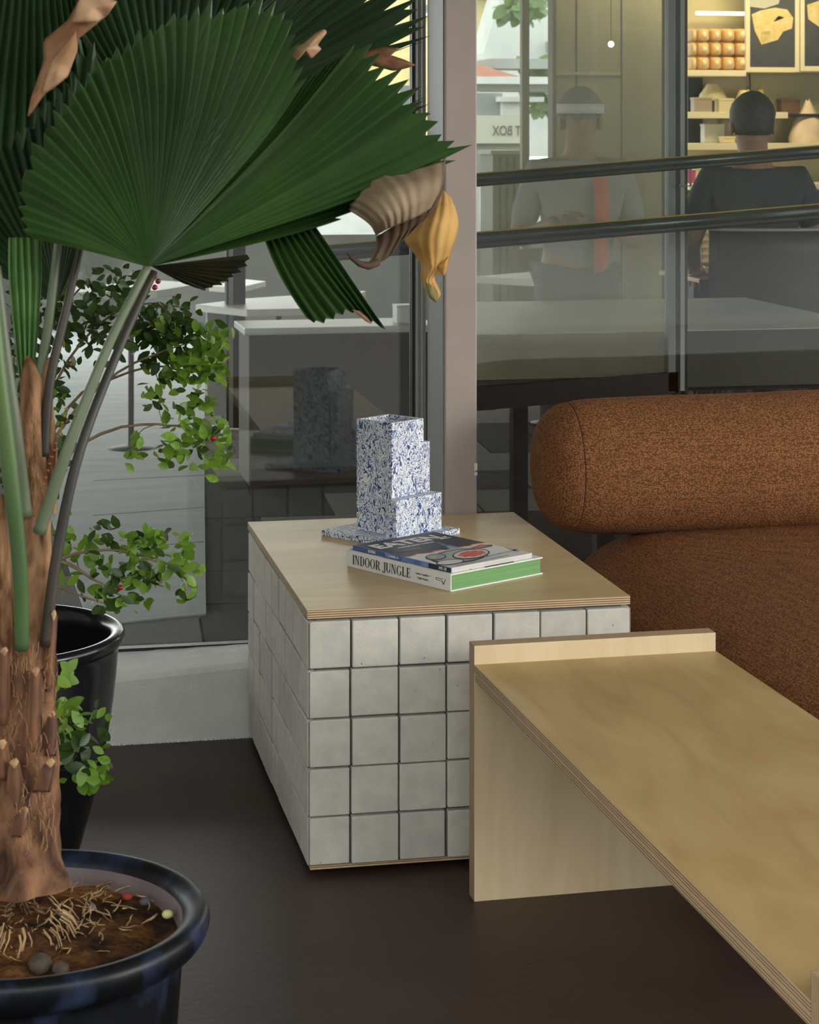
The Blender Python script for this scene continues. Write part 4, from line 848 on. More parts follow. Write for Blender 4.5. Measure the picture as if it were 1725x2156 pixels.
zt2 = at(515, 692, Y=Y2).z; a, c = at(836, 666, Y=Y2+.1), at(876, 643, Y=Y2+.1); slab('carton', a.x, c.x, Y2+.1, Y2+.2, zt2+.0005, c.z, mat('white_carton', rgb(206, 208, 200), .7), wb_, .002); slab('lid', a.x-.001, c.x+.001, Y2+.099, Y2+.201, c.z-.012, c.z+.001, TOPW, wb_)
ls = thing('light_stand', at(1228, 600, Y=5.1), 'thin pale stand leaning behind the hazed door beside the red strap', 'stand'); ls.location.z = 0
q0 = at(1228, 572, Y=5.1); MB().tube([(q0.x-.02, q0.y, 0), at(1250, 470, Y=5.12)], .007, 8).build('pole', M['alu'], ls); MB().tube([(q0.x+.28, q0.y+.15, 0), at(1248, 490, Y=5.12)], .006, 8).build('leg', M['alu'], ls); MB().tube([(q0.x+.05, q0.y+.35, 0), at(1248, 490, Y=5.12)], .006, 8).build('leg', M['alu'], ls)
# ------------------------------------------------------------------ people
def skin_mesh(name, verts, edges, radii, m, parent=None, sub=2):
    me = bpy.data.meshes.new(name); me.from_pydata([tuple(v) for v in verts], edges, []); o = bpy.data.objects.new(name, me); COL.objects.link(o)
    md = o.modifiers.new('k', 'SKIN'); md.use_smooth_shade = True
    for i, r in enumerate(radii):
        sv = me.skin_vertices[0].data[i]; sv.radius = r if isinstance(r, tuple) else (r, r)
    me.skin_vertices[0].data[0].use_root = True; sb = o.modifiers.new('s', 'SUBSURF'); sb.levels = sub; sb.render_levels = sub
    dg = bpy.context.evaluated_depsgraph_get(); m2 = bpy.data.meshes.new_from_object(o.evaluated_get(dg)); bpy.data.objects.remove(o); m2.materials.clear(); m2.materials.append(m)
    for p in m2.polygons: p.use_smooth = True
    return link(name, m2, parent)
SKIN = mat('skin', rgb(150, 112, 88), .6, rgb(138, 100, 78), 20); HAIR = mat('dark_hair', rgb(34, 32, 32), .6, rgb(48, 46, 44), 60, 3, .4, .4, 120)
def person(label, base, face, J, shirt, trousers, cap=None, S=1):
    "J: joint positions relative to base, face = unit direction the person faces"
    t = thing('person', base, label, 'person'); f = Vector(face).normalized(); r_ = Vector((f.y, -f.x, 0)); up = Vector((0, 0, 1))
    def W(q): return Vector(base)+(r_*q[0]+f*q[1]+up*q[2])*S
    J = {k: (v[0], tuple(x*S for x in v[1]) if isinstance(v[1], tuple) else v[1]*S, v[2]) for k, v in J.items()}
    keys = list(J); P = [W(J[k][0]) for k in keys]; ix = {k: i for i, k in enumerate(keys)}
    E = [(ix[a], ix[J[a][2]]) for a in keys if J[a][2]]
    skin_mesh('body', P, E, [J[k][1] for k in keys], SKIN, t)
    H = J['head'][0]
    b = MB(); hc = W((H[0], H[1]+.012, H[2]))
    M3 = Matrix((r_, f, up)).transposed()
    # face: nose, ears, eyes, mouth
    b.ball(W((H[0], H[1]+.098, H[2]-.012)), .014, .02, .024, M=M3); b.build('nose', SKIN, t)
    for s in (-1, 1):
        MB().ball(W((H[0]+s*.082, H[1]-.004, H[2]-.01)), .012, .022, .034, M=M3).build('ear', SKIN, t)
        MB().ball(W((H[0]+s*.033, H[1]+.084, H[2]+.012)), .013, .008, .008, M=M3).build('eye', mat('eye_dark', rgb(40, 34, 32), .3), t)
    MB().ball(W((H[0], H[1]+.086, H[2]-.052)), .024, .008, .006, M=M3).build('mouth', mat('lips', rgb(140, 88, 78), .5), t)
    # hair as an upper shell over the head
    rows = []
    for i in range(9):
        th = math.pi*.66*i/8; row = []
        for k in range(25):
            a = 2*math.pi*k/24; sgn = math.sin(a); lim = 1 if sgn < .2 else lerp(1, .60, min(1, (sgn-.2)/.5)); tt = th*lim
            low = max(0, tt/math.pi-.42); q = Vector(((.092-.11*low)*math.sin(min(tt, 1.75))*math.cos(a), (.108-.10*low)*math.sin(min(tt, 1.75))*math.sin(a)-.004, .112*math.cos(tt)-.02*low))
            q *= 1+.03*noise.noise(q*40); row.append(W((H[0]+q.x, H[1]+q.y, H[2]+.018+q.z)))
        rows.append(row)
    MB().grid(rows).build('hair', HAIR, t, solid=.008)
    def sub(names, mname, m, grow, ends=None):
        ks = [k for k in keys if k in names]; jx = {k: i for i, k in enumerate(ks)}; pos = [W((ends or {}).get(k, J[k][0])) for k in ks]
        rad = [tuple(x+grow for x in J[k][1]) if isinstance(J[k][1], tuple) else J[k][1]+grow for k in ks]
        return skin_mesh(mname, pos, [(jx[a], jx[J[a][2]]) for a in ks if J[a][2] in jx], rad, m, t)
    E_ = lambda a, b, u: tuple(lerp(J[a][0][i], J[b][0][i], u) for i in range(3))
    sub({'pelvis', 'waist', 'chest', 'neckbase', 'shoL', 'shoR', 'elbL', 'elbR'}, 'shirt', shirt, .012, {'elbL': E_('shoL', 'elbL', .82), 'elbR': E_('shoR', 'elbR', .82), 'neckbase': E_('chest', 'neckbase', .9)})
    sub({'pelvis', 'hipL', 'hipR', 'kneL', 'kneR', 'ankL', 'ankR'}, 'trousers', trousers, .010)
    SHO = mat('dark_shoe', rgb(36, 34, 34), .5)
    for s in 'LR':
        q = J['ank'+s][0]; MB().ball(W((q[0], q[1]+.06, q[2]-.045)), .045, .13, .045, M=M3).build('shoe', SHO, t)
        # five fingers rooted in the palm
        wv, ev = Vector(J['wri'+s][0]), Vector(J['elb'+s][0]); d = (wv-ev).normalized(); side = Vector((1, 0, 0)); sg = -1 if s == 'L' else 1
        side = (side-d*side.dot(d)).normalized()*sg; dn = d.cross(side).normalized()
        if dn.z > 0: dn = -dn
        V = [wv+d*.02, wv+d*.085]; ED = [(0, 1)]; R = [(.028, .016), (.036, .014)]
        for fi, (off, ln) in enumerate(((-.030, .062), (-.010, .076), (.011, .072), (.031, .056))):
            i0 = len(V); base_ = V[1]+side*off; V += [base_+d*.005, base_+d*ln*.55+dn*.008, base_+d*ln+dn*.030]; R += [.0095, .0085, .0065]; ED += [(1, i0), (i0, i0+1), (i0+1, i0+2)]
        i0 = len(V); V += [wv+d*.045-side*.034+dn*.006, wv+d*.075-side*.052+dn*.018]; R += [.011, .008]; ED += [(0, i0), (i0, i0+1)]
        skin_mesh('hand', [W(v) for v in V], ED, R, SKIN, t, 1)
    if cap:
        rows = [[W((H[0]+.094*math.sin(th)*math.cos(a), H[1]+.108*math.sin(th)*math.sin(a), H[2]+.03+.108*math.cos(th))) for a in [2*math.pi*k/20 for k in range(21)]] for th in [math.pi*.52*i/7 for i in range(8)]]
        c_ = MB().grid(rows).build('cap', cap[0], t, solid=.006)
        bnd = [[W((H[0]+.0965*math.cos(a), H[1]+.1105*math.sin(a), H[2]+.03+z)) for a in [2*math.pi*k/24 for k in range(25)]] for z in (-.004, .036)]
        MB().grid(bnd).build('cap_band', cap[1], c_, solid=.004)
        MB().grid([[W((H[0]+.08*math.cos(a)*u, H[1]+.06+.14*math.sin(a)*u, H[2]+.028-.02*u)) for a in [math.pi*k/10 for k in range(11)]] for u in (.4, .7, 1)]).build('cap_peak', cap[0], c_, solid=.004)
    return t, W
JS = {'pelvis': ((0, 0, .78), (.155, .115), None), 'waist': ((0, .02, .96), (.150, .105), 'pelvis'), 'chest': ((0, .05, 1.21), (.165, .115), 'waist'), 'neckbase': ((0, .045, 1.41), (.074, .066), 'chest'), 'neck': ((0, .055, 1.465), .062, 'neckbase'), 'chin': ((0, .085, 1.50), (.066, .072), 'neck'), 'head': ((0, .075, 1.57), (.078, .094), 'chin'), 'top': ((0, .065, 1.635), (.064, .074), 'head'),
      'shoL': ((-.180, .04, 1.345), .068, 'chest'), 'elbL': ((-.262, .02, 1.10), .050, 'shoL'), 'wriL': ((-.20, .26, .995), .031, 'elbL'), 'shoR': ((.180, .04, 1.345), .068, 'chest'), 'elbR': ((.262, .02, 1.10), .050, 'shoR'), 'wriR': ((.16, .27, .995), .031, 'elbR'),
      'hipL': ((-.10, .03, .76), .095, 'pelvis'), 'kneL': ((-.12, .43, .74), .066, 'hipL'), 'ankL': ((-.12, .40, .30), .045, 'kneL'), 'hipR': ((.10, .03, .76), .095, 'pelvis'), 'kneR': ((.12, .43, .74), .066, 'hipR'), 'ankR': ((.12, .40, .30), .045, 'kneR')}
mp_ = at(1592, 262, D=8.95); zs = mp_.z-1.57*1.1
GREYT = mat('charcoal_tshirt', rgb(60, 62, 70), .85, rgb(52, 54, 60), 9, 4, .2, .5, 14); JEAN = mat('dark_trousers', rgb(44, 50, 60), .85)
man, MWf = person('man in a charcoal t-shirt seated with his back to the glass', (mp_.x, mp_.y, zs), (.18, 1, 0), JS, GREYT, JEAN, None, 1.1)
st_ = thing('bar_stool', (mp_.x, mp_.y, 0), 'black bar stool with a wide backrest under the seated man', 'bar stool')
def SW(x, y, z): return MWf((x, y, z))
CH = mat('black_stool', rgb(34, 34, 34), .55)
MB().prism([tuple(SW(x, y, 0)[:2]) for x, y in ((-.21, -.17), (.21, -.17), (.20, .24), (-.20, .24))], .655*1.1+zs-.045, .655*1.1+zs).build('seat', CH, st_, .012)
rows = [[SW(lerp(-.215, .235, i/10), -.215+.05*(abs(i/10-.5)*2)**2-.04*k/5, lerp(.74, 1.165, k/5)) for i in range(11)] for k in range(6)]
MB().grid(rows).build('backrest', CH, st_, solid=.022)
MB().tube([SW(lerp(-.215, .235, i/10), -.255+.05*(abs(i/10-.5)*2)**2, 1.168) for i in range(11)], .009, 8).build('top_rail', M['alu'], st_)
for sx in (-.18, .19):
    MB().tube([SW(sx, -.15, .62), SW(sx, -.215, 1.10)], .012, 8).build('back_post', CH, st_)
    for sy in (-.14, .20): MB().tube([SW(sx, sy, .63), tuple(SW(sx*1.15, sy*1.15, 0)[:2])+(0,)], .014, 8).build('leg', CH, st_)
MB().tube([SW(-.18, .2, .30), SW(.19, .2, .30)], .01, 8).build('foot_rail', CH, st_)
# the bar table the man leans on
q1, q2 = at(1455, 505, D=9.25), at(1600, 500, D=9.25); zt = .955*1.1+zs
bt = thing('bar_table', ((q1.x+q2.x)/2, q1.y+.3, 0), 'narrow bar table with a wooden top in front of the seated man', 'table')
slab('table_top', q1.x, q1.x+.75, q1.y-.12, q1.y+.45, zt-.02, zt, mat('oak_top', rgb(176, 146, 100), .5), bt, .003); slab('dark_edge', q1.x-.004, q1.x+.754, q1.y-.124, q1.y-.119, zt-.055, zt-.004, DK, bt)
for x in (q1.x+.09, q1.x+.64): slab('leg', x-.035, x+.035, q1.y+.12, q1.y+.19, 0, zt-.02, DK, bt)
bq_ = at(1510, 487, Y=q1.y+.1); MB().lathe([(.02, zt+.001), (.035, zt+.004), (.058, zt+.03), (.062, zt+.042), (.055, zt+.038), (.02, zt+.012)], (bq_.x, bq_.y), 18).build('bowl', mat('wood_bowl', rgb(164, 124, 78), .5))
tag(bpy.data.objects['bowl'], 'small wooden bowl on the bar table by the elbow of the man', 'bowl')
# standing person behind the hazed pane
JP = dict(JS); JP.update({'pelvis': ((0, 0, .92), (.150, .11), None), 'waist': ((0, .01, 1.04), (.140, .10), 'pelvis'), 'chest': ((0, .02, 1.25), (.165, .112), 'waist'), 'elbL': ((-.25, .0, 1.06), .048, 'shoL'), 'wriL': ((-.15, .22, 1.10), .030, 'elbL'), 'elbR': ((.25, .0, 1.06), .048, 'shoR'), 'wriR': ((.12, .24, 1.16), .030, 'elbR'), 'hipL': ((-.095, .01, .88), .092, 'pelvis'), 'kneL': ((-.10, .03, .48), .062, 'hipL'), 'ankL': ((-.10, .0, .09), .044, 'kneL'), 'hipR': ((.095, .01, .88), .092, 'pelvis'), 'kneR': ((.10, .03, .48), .062, 'hipR'), 'ankR': ((.10, .0, .09), .044, 'kneR')})
pp = at(1216, 305, D=8.7); CAPM = mat('grey_cap', rgb(92, 94, 96), .8); CAPB = mat('pale_cap_band', rgb(206, 210, 208), .8)
SHG = mat('pale_grey_shirt', rgb(132, 134, 136), .85)
pr, PW = person('person in a grey cap and red strap standing behind the hazed glass door', (pp.x, pp.y, 0), (-.12, -1, 0), JP, SHG, JEAN, (CAPM, CAPB))
RS = mat('red_strap', rgb(196, 70, 56), .7)
MB().grid([[PW((x, y, z)) for x in (-.105, -.045)] for y, z in ((.02, 1.39), (.10, 1.36), (.152, 1.28), (.162, 1.15), (.150, 1.02), (.14, .90))]).build('strap', RS, pr, solid=.004)
# ------------------------------------------------------------------ bakery
YB = 10.2
wl = pxbox('wall_bakery', 1446, -260, 1960, 640, YB, .1, CREAMW); tag(wl, 'cream lit back wall of the bakery', 'wall', kind='structure')
sh = thing('wall_shelf', at(1590, 155, Y=YB), 'top cream shelf carrying the stacked loaves', 'shelf'); pxbox('board', 1440, 148, 1572, 160, YB-.34, .335, SHELF, sh, .003); pxbox('board', 1570, 141, 1960, 152, YB-.30, .295, SHELF, sh, .003)
sh2 = thing('wall_shelf', at(1500, 243, Y=YB), 'middle cream shelf behind the man holding bags and boxes', 'shelf'); pxbox('board', 1440, 236, 1660, 249, YB-.34, .335, SHELF, sh2, .003); pxbox('bracket', 1645, 240, 1960, 246, YB-.30, .295, DK, sh2)
sh3 = thing('wall_shelf', at(1500, 308, Y=YB), 'low cream shelf level with the neck of the seated man', 'shelf'); pxbox('board', 1440, 301, 1960, 316, YB-.42, .415, SHELF, sh3, .003)
cb = thing('display_counter', at(1470, 620, Y=YB), 'bakery counter faced with small patterned tiles', 'counter'); cb.location.z = 0
PT = mat('patterned_tile', rgb(150, 132, 92), .6, rgb(196, 178, 134), 16, 2, .4, lo=.45, hi=.55)
a, c = at(1449, 400, Y=YB-.5), at(1482, 386, Y=YB-.5); slab('counter_top', a.x-.03, c.x+1.2, YB-.62, YB-.1, c.z-.045, c.z, SHELF, cb, .004); slab('core', a.x-.03, c.x+1.15, YB-.555, YB-.12, 0, c.z-.045, mat('counter_core', rgb(110, 98, 72), .7), cb)
tm = None
for ix in range(9):
    for iz in range(10):
        x = a.x-.02+ix*.052; z = c.z-.05-.05*(iz+1)
        if tm is None:
            o = MB().box(-.024, .024, -.006, .0, -.023, .023).build('patterned_tile', PT); tm = o.data; bpy.data.objects.remove(o)
        o = bpy.data.objects.new('patterned_tile', tm); COL.objects.link(o); o.parent = cb; o.location = Vector((x+.024, YB-.556, z+.023))-cb.location
# loaves
LOAF = mat('toast_loaf', rgb(206, 160, 92), .6, rgb(226, 188, 122), 20); WRAP = mat('clear_bag_crimp', rgb(226, 214, 176), .3)
def loaf(x, y, w, h, label):
    q = at(x, y, Y=YB-.22); s = (q-CAM).length/F; t = thing('bread_loaf', q-Vector((0, 0, h*s/2)), label, 'bread', 'wrapped loaves on the top shelf')
    supered(q, (w*s/2*.97, .10, h*s/2*.97), (.45, .45), 20, 12).build('crumb', LOAF, t); supered(q+Vector((0, -.085, 0)), (w*s/2*.5, .03, h*s*.30), (.9, .9), 10, 8).build('bag_crimp', WRAP, t)
nm = ['bottom', 'middle', 'top']; cn = ['leftmost', 'second', 'third', 'fourth', 'rightmost']
for r in range(3):
    for k, (l, rr) in enumerate(((1446, 1460), (1460, 1488), (1488, 1513), (1513, 1541), (1541, 1568))):
        loaf((l+rr)/2, 134-r*29.5, rr-l, 28, '%s wrapped loaf in the %s row of the top bakery shelf' % (cn[k], nm[r]))
LED = mat('led_strip', (1, .86, .55, 1), emit=5)
ld = pxbox('light_strip', 1468, 25, 1568, 31, YB-.2, .03, LED); tag(ld, 'thin warm light strip glowing above the loaves', 'light')
pl = bpy.data.lights.new('bakery_lamp', 'AREA'); pl.shape = 'RECTANGLE'; pl.size = 2.2; pl.size_y = .5; pl.energy = 42; pl.color = (1, .80, .48); po = bpy.data.objects.new('bakery_lamp', pl); COL.objects.link(po); po.location = at(1600, -150, Y=YB-1.3); po.rotation_euler = (math.radians(28), 0, 0)
# poster panels
PD_ = mat('poster_dark', rgb(52, 56, 62), .5, rgb(66, 66, 68), 6); PY = mat('toast_print', rgb(212, 186, 104), .6, rgb(226, 206, 150), 24); PB = mat('bowl_print', rgb(190, 188, 172), .6); PRd = mat('jam_print', rgb(160, 84, 72), .6)
def poster(label, l, t, r, b, shapes):
    c = thing('poster', at((l+r)/2, b, Y=YB-.32), label, 'poster', None); a = pxbox('print', l+8, t, r-8, b-10, YB-.315, .012, PD_, c)
    for (x0, y0, x1, y1) in ((l, t, l+9, b), (r-9, t, r, b), (l+9, b-10, r-9, b), (l+9, t, r-9, t+9)): pxbox('frame', x0, y0, x1, y1, YB-.325, .03, SHELF, c, .002)
    for pts, m in shapes: MB().add([at(x, y, Y=YB-.3165) for x, y in pts], [tuple(range(len(pts)))]).build('printed_shape', m, a)
poster('framed dark poster with a slice of toast printed on it', 1571, -160, 1684, 152, [([(1583, 30), (1602, 22), (1632, 16), (1658, 20), (1671, 38), (1668, 60), (1650, 66), (1638, 84), (1604, 94), (1590, 66)], PY), ([(1600, 68), (1638, 62), (1638, 82), (1604, 92)], PB), ([(1628, 38), (1640, 33), (1652, 37), (1642, 44), (1630, 46)], PRd), ([(1580, -30), (1650, -30), (1640, 8), (1610, 18), (1580, 14)], PB)])
poster('second framed dark poster cut by the right edge of the view', 1686, -160, 1800, 150, [([(1700, 10), (1730, 0), (1760, 30), (1730, 60), (1702, 40)], PY)])
# things on the bakery shelves
def item(name, label, cat, shape, group=None): t = tag(shape, label, cat, group); t.name = name
def bag(name, label, l, t, r, b, m, peak=.35, Y=YB-.2, dep=.09):
    q = at((l+r)/2, b, Y=Y); w = (at(r, b, Y=Y)-at(l, b, Y=Y)).x/2; h = at(l, t, Y=Y).z-q.z; rows = []
    for i in range(9):
        u = i/8; rad = lerp(1, peak, u**1.5)*(1+.10*math.sin(u*5)); rows.append([(q.x+w*rad*math.cos(a)*(1+.12*noise.noise((a*2, u*4, l))), q.y+dep*rad*math.sin(a), q.z+h*u*(1+.10*noise.noise((a*1.5, 3, l)))) for a in [2*math.pi*k/18 for k in range(19)]])
    rows.append([(q.x, q.y, q.z+h*.96)]*19)
    o = MB().grid(rows).build(name, m); tag(o, label, 'bag'); return o
PAPW = mat('pale_paper_bag', rgb(226, 206, 178), .8, rgb(206, 184, 154), 9); YEL2 = mat('yellow_wrap', rgb(226, 194, 100), .6, rgb(240, 220, 150), 14); PALE = mat('pale_yellow_wrap', rgb(234, 222, 170), .6, rgb(220, 206, 150), 14); BRB = mat('brown_cake', rgb(120, 86, 62), .8); CRT = mat('grey_white_carton', rgb(196, 198, 180), .7); PINK = mat('magenta_carton', rgb(176, 60, 110), .6); BXW = mat('cream_carton', rgb(214, 200, 156), .7); GRY = mat('pale_brown_carton', rgb(162, 146, 128), .7)
bag('paper_bag', 'big white paper bag with a twisted peak on the right of the low shelf', 1664, 212, 1740, 301, PAPW, .12, YB-.22, .12)
bag('flower_bag', 'pale wrapped bunch on the middle shelf left of the man', 1474, 176, 1528, 212, PALE, .5, YB-.12, .08)
bag('yellow_bag', 'yellow wrapped bag just above the head of the man', 1545, 190, 1590, 236, YEL2, .5, YB-.2); bag('yellow_bag', 'smaller yellow bag at the right above the hair of the man', 1588, 186, 1614, 236, YEL2, .45, YB-.14, .06)
bag('green_sprig', 'dark green sprig between the boxes on the middle shelf', 1496, 192, 1516, 236, mat('dark_sprig', rgb(70, 82, 44), .8), .3, YB-.1, .04)
def carton(name, label, l, t, r, b, m, Y=YB-.22):
    o = thing(name, at((l+r)/2, b, Y=Y+.04), label, 'box'); pxbox('carton', l, t, r, b, Y, .09, m, o, .004); pxbox('lid', l-.5, t-1, r+.5, t+4, Y-.003, .096, m, o, .002)
carton('box', 'pinkish brown box at the left end of the middle shelf', 1463, 206, 1500, 236, GRY, YB-.32); carton('box', 'cream box in the middle of the middle shelf', 1514, 208, 1546, 236, BXW, YB-.32)
carton('box', 'large pale grey box under the middle shelf', 1484, 262, 1526, 301, CRT); carton('box', 'tall grey box beside the large pale one', 1527, 252, 1546, 301, GRY, YB-.12); carton('box', 'small low pale box at the front of the low shelf', 1523, 288, 1549, 301, BXW, YB-.34)
carton('box', 'magenta box on the tiled counter left of the man', 1448, 359, 1465, 386, PINK, YB-.45); carton('box', 'cream box beside the magenta one on the tiled counter', 1465, 354, 1510, 386, BXW, YB-.45)
carton('box', 'brown cake box right of the man above the dark bracket', 1646, 210, 1686, 240, BRB, YB-.097)
cd = MB().tube([at(1578, 152, Y=YB-.05), at(1580, 180, Y=YB-.04), at(1575, 205, Y=YB-.04), at(1576, 236, Y=YB-.05)], .006, 6).build('power_cord', DK); tag(cd, 'thin black cord hanging down behind the man', 'cord')
pv = thing('cabinet', at(1440, 400, Y=8.7), 'tall black cabinet beside the sliding door', 'cabinet'); pv.location.z = 0
a, c = at(1425, 400, Y=8.6), at(1466, 400, Y=8.6); slab('body', a.x, at(1446, 400, Y=8.6).x, 8.6, 8.9, 0, 3.0, DK, pv); pxbox('side_panel', 1449, 162, 1480, 300, YB-.028, .024, DK, pv)
# ------------------------------------------------------------------ wall panels and street seen through the hazed door
pnl = pxbox('wall_panel', 1166, -260, 1418, 980, 9.2, .12, mat('greige_wall_panel', rgb(150, 144, 122), .6, rgb(140, 134, 112), 3)); tag(pnl, 'greige panelled wall behind the hazed door', 'wall', kind='structure'); pnl.name = 'wall_middle'
for x in (1213, 1308): pxbox('panel_joint', x, -260, x+2.5, 980, 9.196, .01, DK, pnl)
pxbox('panel_edge', 1164, -260, 1172, 980, 9.18, .12, mat('dark_panel_edge', rgb(86, 84, 74), .7), pnl); pxbox('cross_rail', 1172, 152, 1308, 158, 9.19, .01, mat('rail_pale', rgb(164, 156, 122), .6), pnl)  # darker strip along the left edge of the panel
mull = pxbox('trim_2', 1100, -260, 1115, 860, 8.8, .06, mat('taupe_mullion', rgb(132, 122, 100), .6)); tag(mull, 'taupe window mullion behind the hazed door', 'mullion', kind='structure')
bulb = MB().ball(at(1287, 93, Y=6.0), .016, n=12, m=8).build('pendant_bulb', mat('warm_bulb', (1, .88, .72, 1), emit=6)); tag(bulb, 'small glowing bulb behind the hazed door', 'lamp')
MB().tube([at(1287, 93, Y=6.0)+Vector((0, 0, .014)), at(1287, 93, Y=6.0)+Vector((0, 0, 1.2))], .002, 5).build('flex', DK, bulb)
# counter, sign and street buildings
YS = 24
def tower(name, label, cat, px, Yd, dep, m, bot=None):
    P = [at(x, y, Y=Yd) for x, y in px]; n = len(P); o = thing(name, (sum(q.x for q in P)/n, Yd+dep/2, 0), label, cat)
    MB().add([Vector((q.x, Yd+d, q.z)) for d in (0, dep) for q in P], [tuple(range(n))[::-1], tuple(range(n, 2*n))]+[(i, (i+1) % n, n+(i+1) % n, n+i) for i in range(n)]).build('wall', m, o); return o
PYEL = mat('yellow_house_wall', rgb(226, 208, 150), .8, rgb(212, 194, 136), 2); PWHT = mat('white_house_wall', rgb(226, 228, 222), .8, rgb(208, 212, 208), 2); ROOF = mat('terracotta_roof', rgb(176, 112, 88), .8, rgb(156, 96, 74), 6); EAVE = mat('grey_eave', rgb(150, 154, 152), .7); WIN = mat('dim_window', rgb(110, 118, 122), .4)
hy = tower('house', 'yellow house wall across the street, left of the mullion', 'building', [(640, 300), (1068, 300), (1068, -60), (1056, -200), (640, -200)], 26, 5, PYEL)
for (l, t, r, b) in ((845, 180, 895, 235), (745, 40, 800, 110), (880, 10, 905, 28), (1010, -60, 1050, -10)): f = pxbox('window', l, t, r, b, 25.9, .12, WIN, hy); pxbox('sill', l-6, b, r+6, b+6, 25.75, .2, PWHT, f)
pxbox('balcony_ledge', 1000, 88, 1040, 104, 25.5, .6, EAVE, hy); pxbox('drain_pipe', 866, 110, 874, 300, 25.8, .1, PWHT, hy)
hg = tower('boundary_wall', 'pale grey boundary wall across the street under the yellow house', 'wall', [(560, 560), (1010, 560), (1010, 302), (560, 302)], 25.2, .4, mat('pale_grey_render', rgb(196, 198, 192), .8, rgb(178, 181, 176), 2))
hw = tower('house', 'white rendered house with a sloping gable seen right of the yellow one', 'building', [(1020, 330), (1240, 330), (1240, -200), (1075, -200), (1058, -20), (1018, 112)], 23.5, .8, PWHT)
for (l, t, r, b) in ((1174, 84, 1210, 104),): pxbox('canopy', l, t, r, b, 22.9, .6, EAVE, hw)
hr = thing('canopy_roof', at(1050, 160, Y=20), 'low terracotta roof with grey eaves across the street', 'roof')
A = [at(x, y, Y=20) for x, y in ((985, 132), (1038, 134), (1072, 146), (1098, 162), (985, 162))]
MB().add([Vector((q.x, 20+d+(.6 if i < 3 else 0), q.z)) for d in (0, 1.2) for i, q in enumerate(A)], [(4, 3, 2, 1, 0), (5, 6, 7, 8, 9)]+[(i, (i+1) % 5, 5+(i+1) % 5, 5+i) for i in range(5)]).build('tiles', ROOF, hr)
pxbox('eave', 985, 162, 1215, 176, 19.7, 1.4, PWHT, hr); pxbox('fascia', 985, 176, 1215, 190, 19.9, 1.0, EAVE, hr); pxbox('upper_eave', 1036, 124, 1165, 144, 20.9, .8, EAVE, hr)
bd = MB(); TREE = leafmat('street_foliage', (96, 128, 72), (120, 150, 92))
for k in range(260):
    x, y = random.choice(((1135, 152, 22, 10), (1150, 205, 16, 10), (1100, 10, 26, 12)))[:2]; q = at(random.gauss(x, 16), random.gauss(y, 8), Y=21.6+random.uniform(-.4, .4)); R = orient(); bd.grid([[q+(R @ Vector(v))*.28 for v in r] for r in leaf_verts()])
tag(bd.build('street_tree', TREE), 'green foliage of street trees between the far roofs', 'tree', kind='stuff')
sg = thing('sign_wall', at(1050, 270, Y=15), 'low pale wall with mirrored dark lettering beside the taupe mullion', 'sign')
pxbox('wall', 960, 243, 1100, 302, 15, .3, mat('pale_sign_wall', rgb(216, 214, 196), .7), sg); pxbox('pier', 1059, 212, 1100, 243, 15, .3, PWHT, sg); pxbox('pier_cap', 1052, 204, 1146, 214, 14.95, .4, PWHT, sg); pxbox('dark_grille', 985, 196, 1058, 243, 15.1, .1, mat('grey_grille', rgb(138, 144, 146), .6), sg); pxbox('grey_base', 960, 302, 1100, 392, 15.05, .2, EAVE, sg)
me = text_mesh('ST BOX', .130, .0012); me.transform(Matrix.Diagonal((-.72, 1, 1, 1))); q = at(1072, 276, Y=14.99)
place_text(me, q, Vector((1, 0, 0)), Vector((0, 0, 1)), 'lettering', mat('dark_lettering', rgb(92, 92, 88), .6), sg.children[0])
kb = thing('cabinet', at(1070, 330, Y=11), 'grey cabinet with a pale top at the left behind the hazed door', 'cabinet'); kb.location.z = 0
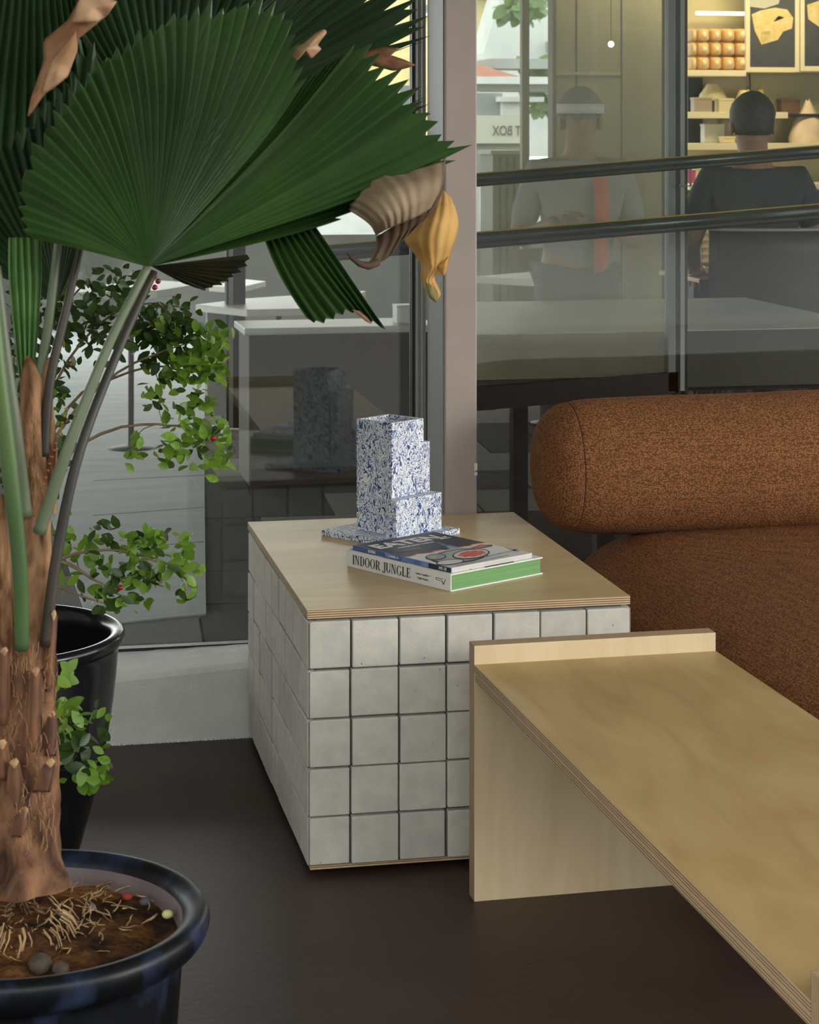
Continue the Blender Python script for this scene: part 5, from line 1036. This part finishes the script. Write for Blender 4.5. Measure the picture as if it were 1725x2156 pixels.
a, c = at(1038, 470, Y=11), at(1098, 325, Y=11); slab('body', a.x, c.x, 11, 11.4, 0, c.z, mat('grey_cabinet', rgb(104, 104, 94), .6), kb, .004); slab('top', a.x-.02, c.x+.02, 10.98, 11.42, c.z, c.z+.03, EAVE, kb)
for i in range(3): slab('door_edge', lerp(a.x, c.x, (i+1)/4)-.006, lerp(a.x, c.x, (i+1)/4)+.006, 10.992, 11.002, .05, c.z-.02, DK, kb)
# low grey wall at the end of the paving, far ground, shop ceiling
o = slab('wall_far', -9, at(1163, 500, Y=12).x, 12, 12.25, 0, .72, mat('grey_low_wall', rgb(150, 153, 148), .7, rgb(136, 139, 134), 2)); tag(o, 'low grey wall closing the paved passage', 'wall', kind='structure')
o = slab('floor_3', -60, 60, 16, 80, -.2, -.02, mat('street_asphalt', rgb(128, 130, 126), .8)); tag(o, 'street ground beyond the passage', 'ground', kind='structure')
o = slab('ceiling_1', -9, 12, 1.42, 11, 3.12, 3.3, mat('shop_ceiling', rgb(120, 120, 112), .8)); tag(o, 'ceiling over the passage and bakery', 'ceiling', kind='structure')
o = slab('wall_right', 9, 9.2, 1.42, 11, 0, 3.12, DKG); tag(o, 'dark side wall of the bakery', 'wall', kind='structure')
# ------------------------------------------------------------------ our side: roof over the seating area and the street behind the camera
o = slab('ceiling', -7, 7, -4.8, 1.42, 3.12, 3.3, mat('terrace_soffit', rgb(170, 168, 160), .8)); tag(o, 'soffit over the seating area', 'ceiling', kind='structure')
o = slab('floor_4', -60, 60, -60, -9, -.2, -.02, mat('street_paving', rgb(90, 90, 86), .8, rgb(80, 80, 76), 2)); tag(o, 'street paving behind the seating area', 'ground', kind='structure')
o = slab('wall_street', -40, 40, -26, -25, -.02, 6.5, mat('street_facade', rgb(92, 92, 80), .8, rgb(66, 72, 60), .6)); tag(o, 'pale facades across the street behind the seating area', 'wall', kind='structure')
o = slab('wall_left_added', -3.5, -3.3, -2.4, 1.36, 0, 3.12, mat('added_wall_paint', rgb(214, 212, 206), .8)); tag(o, 'unseen side wall added to cut the light from the left', 'wall', kind='structure')  # added out of view to dim light coming from the left
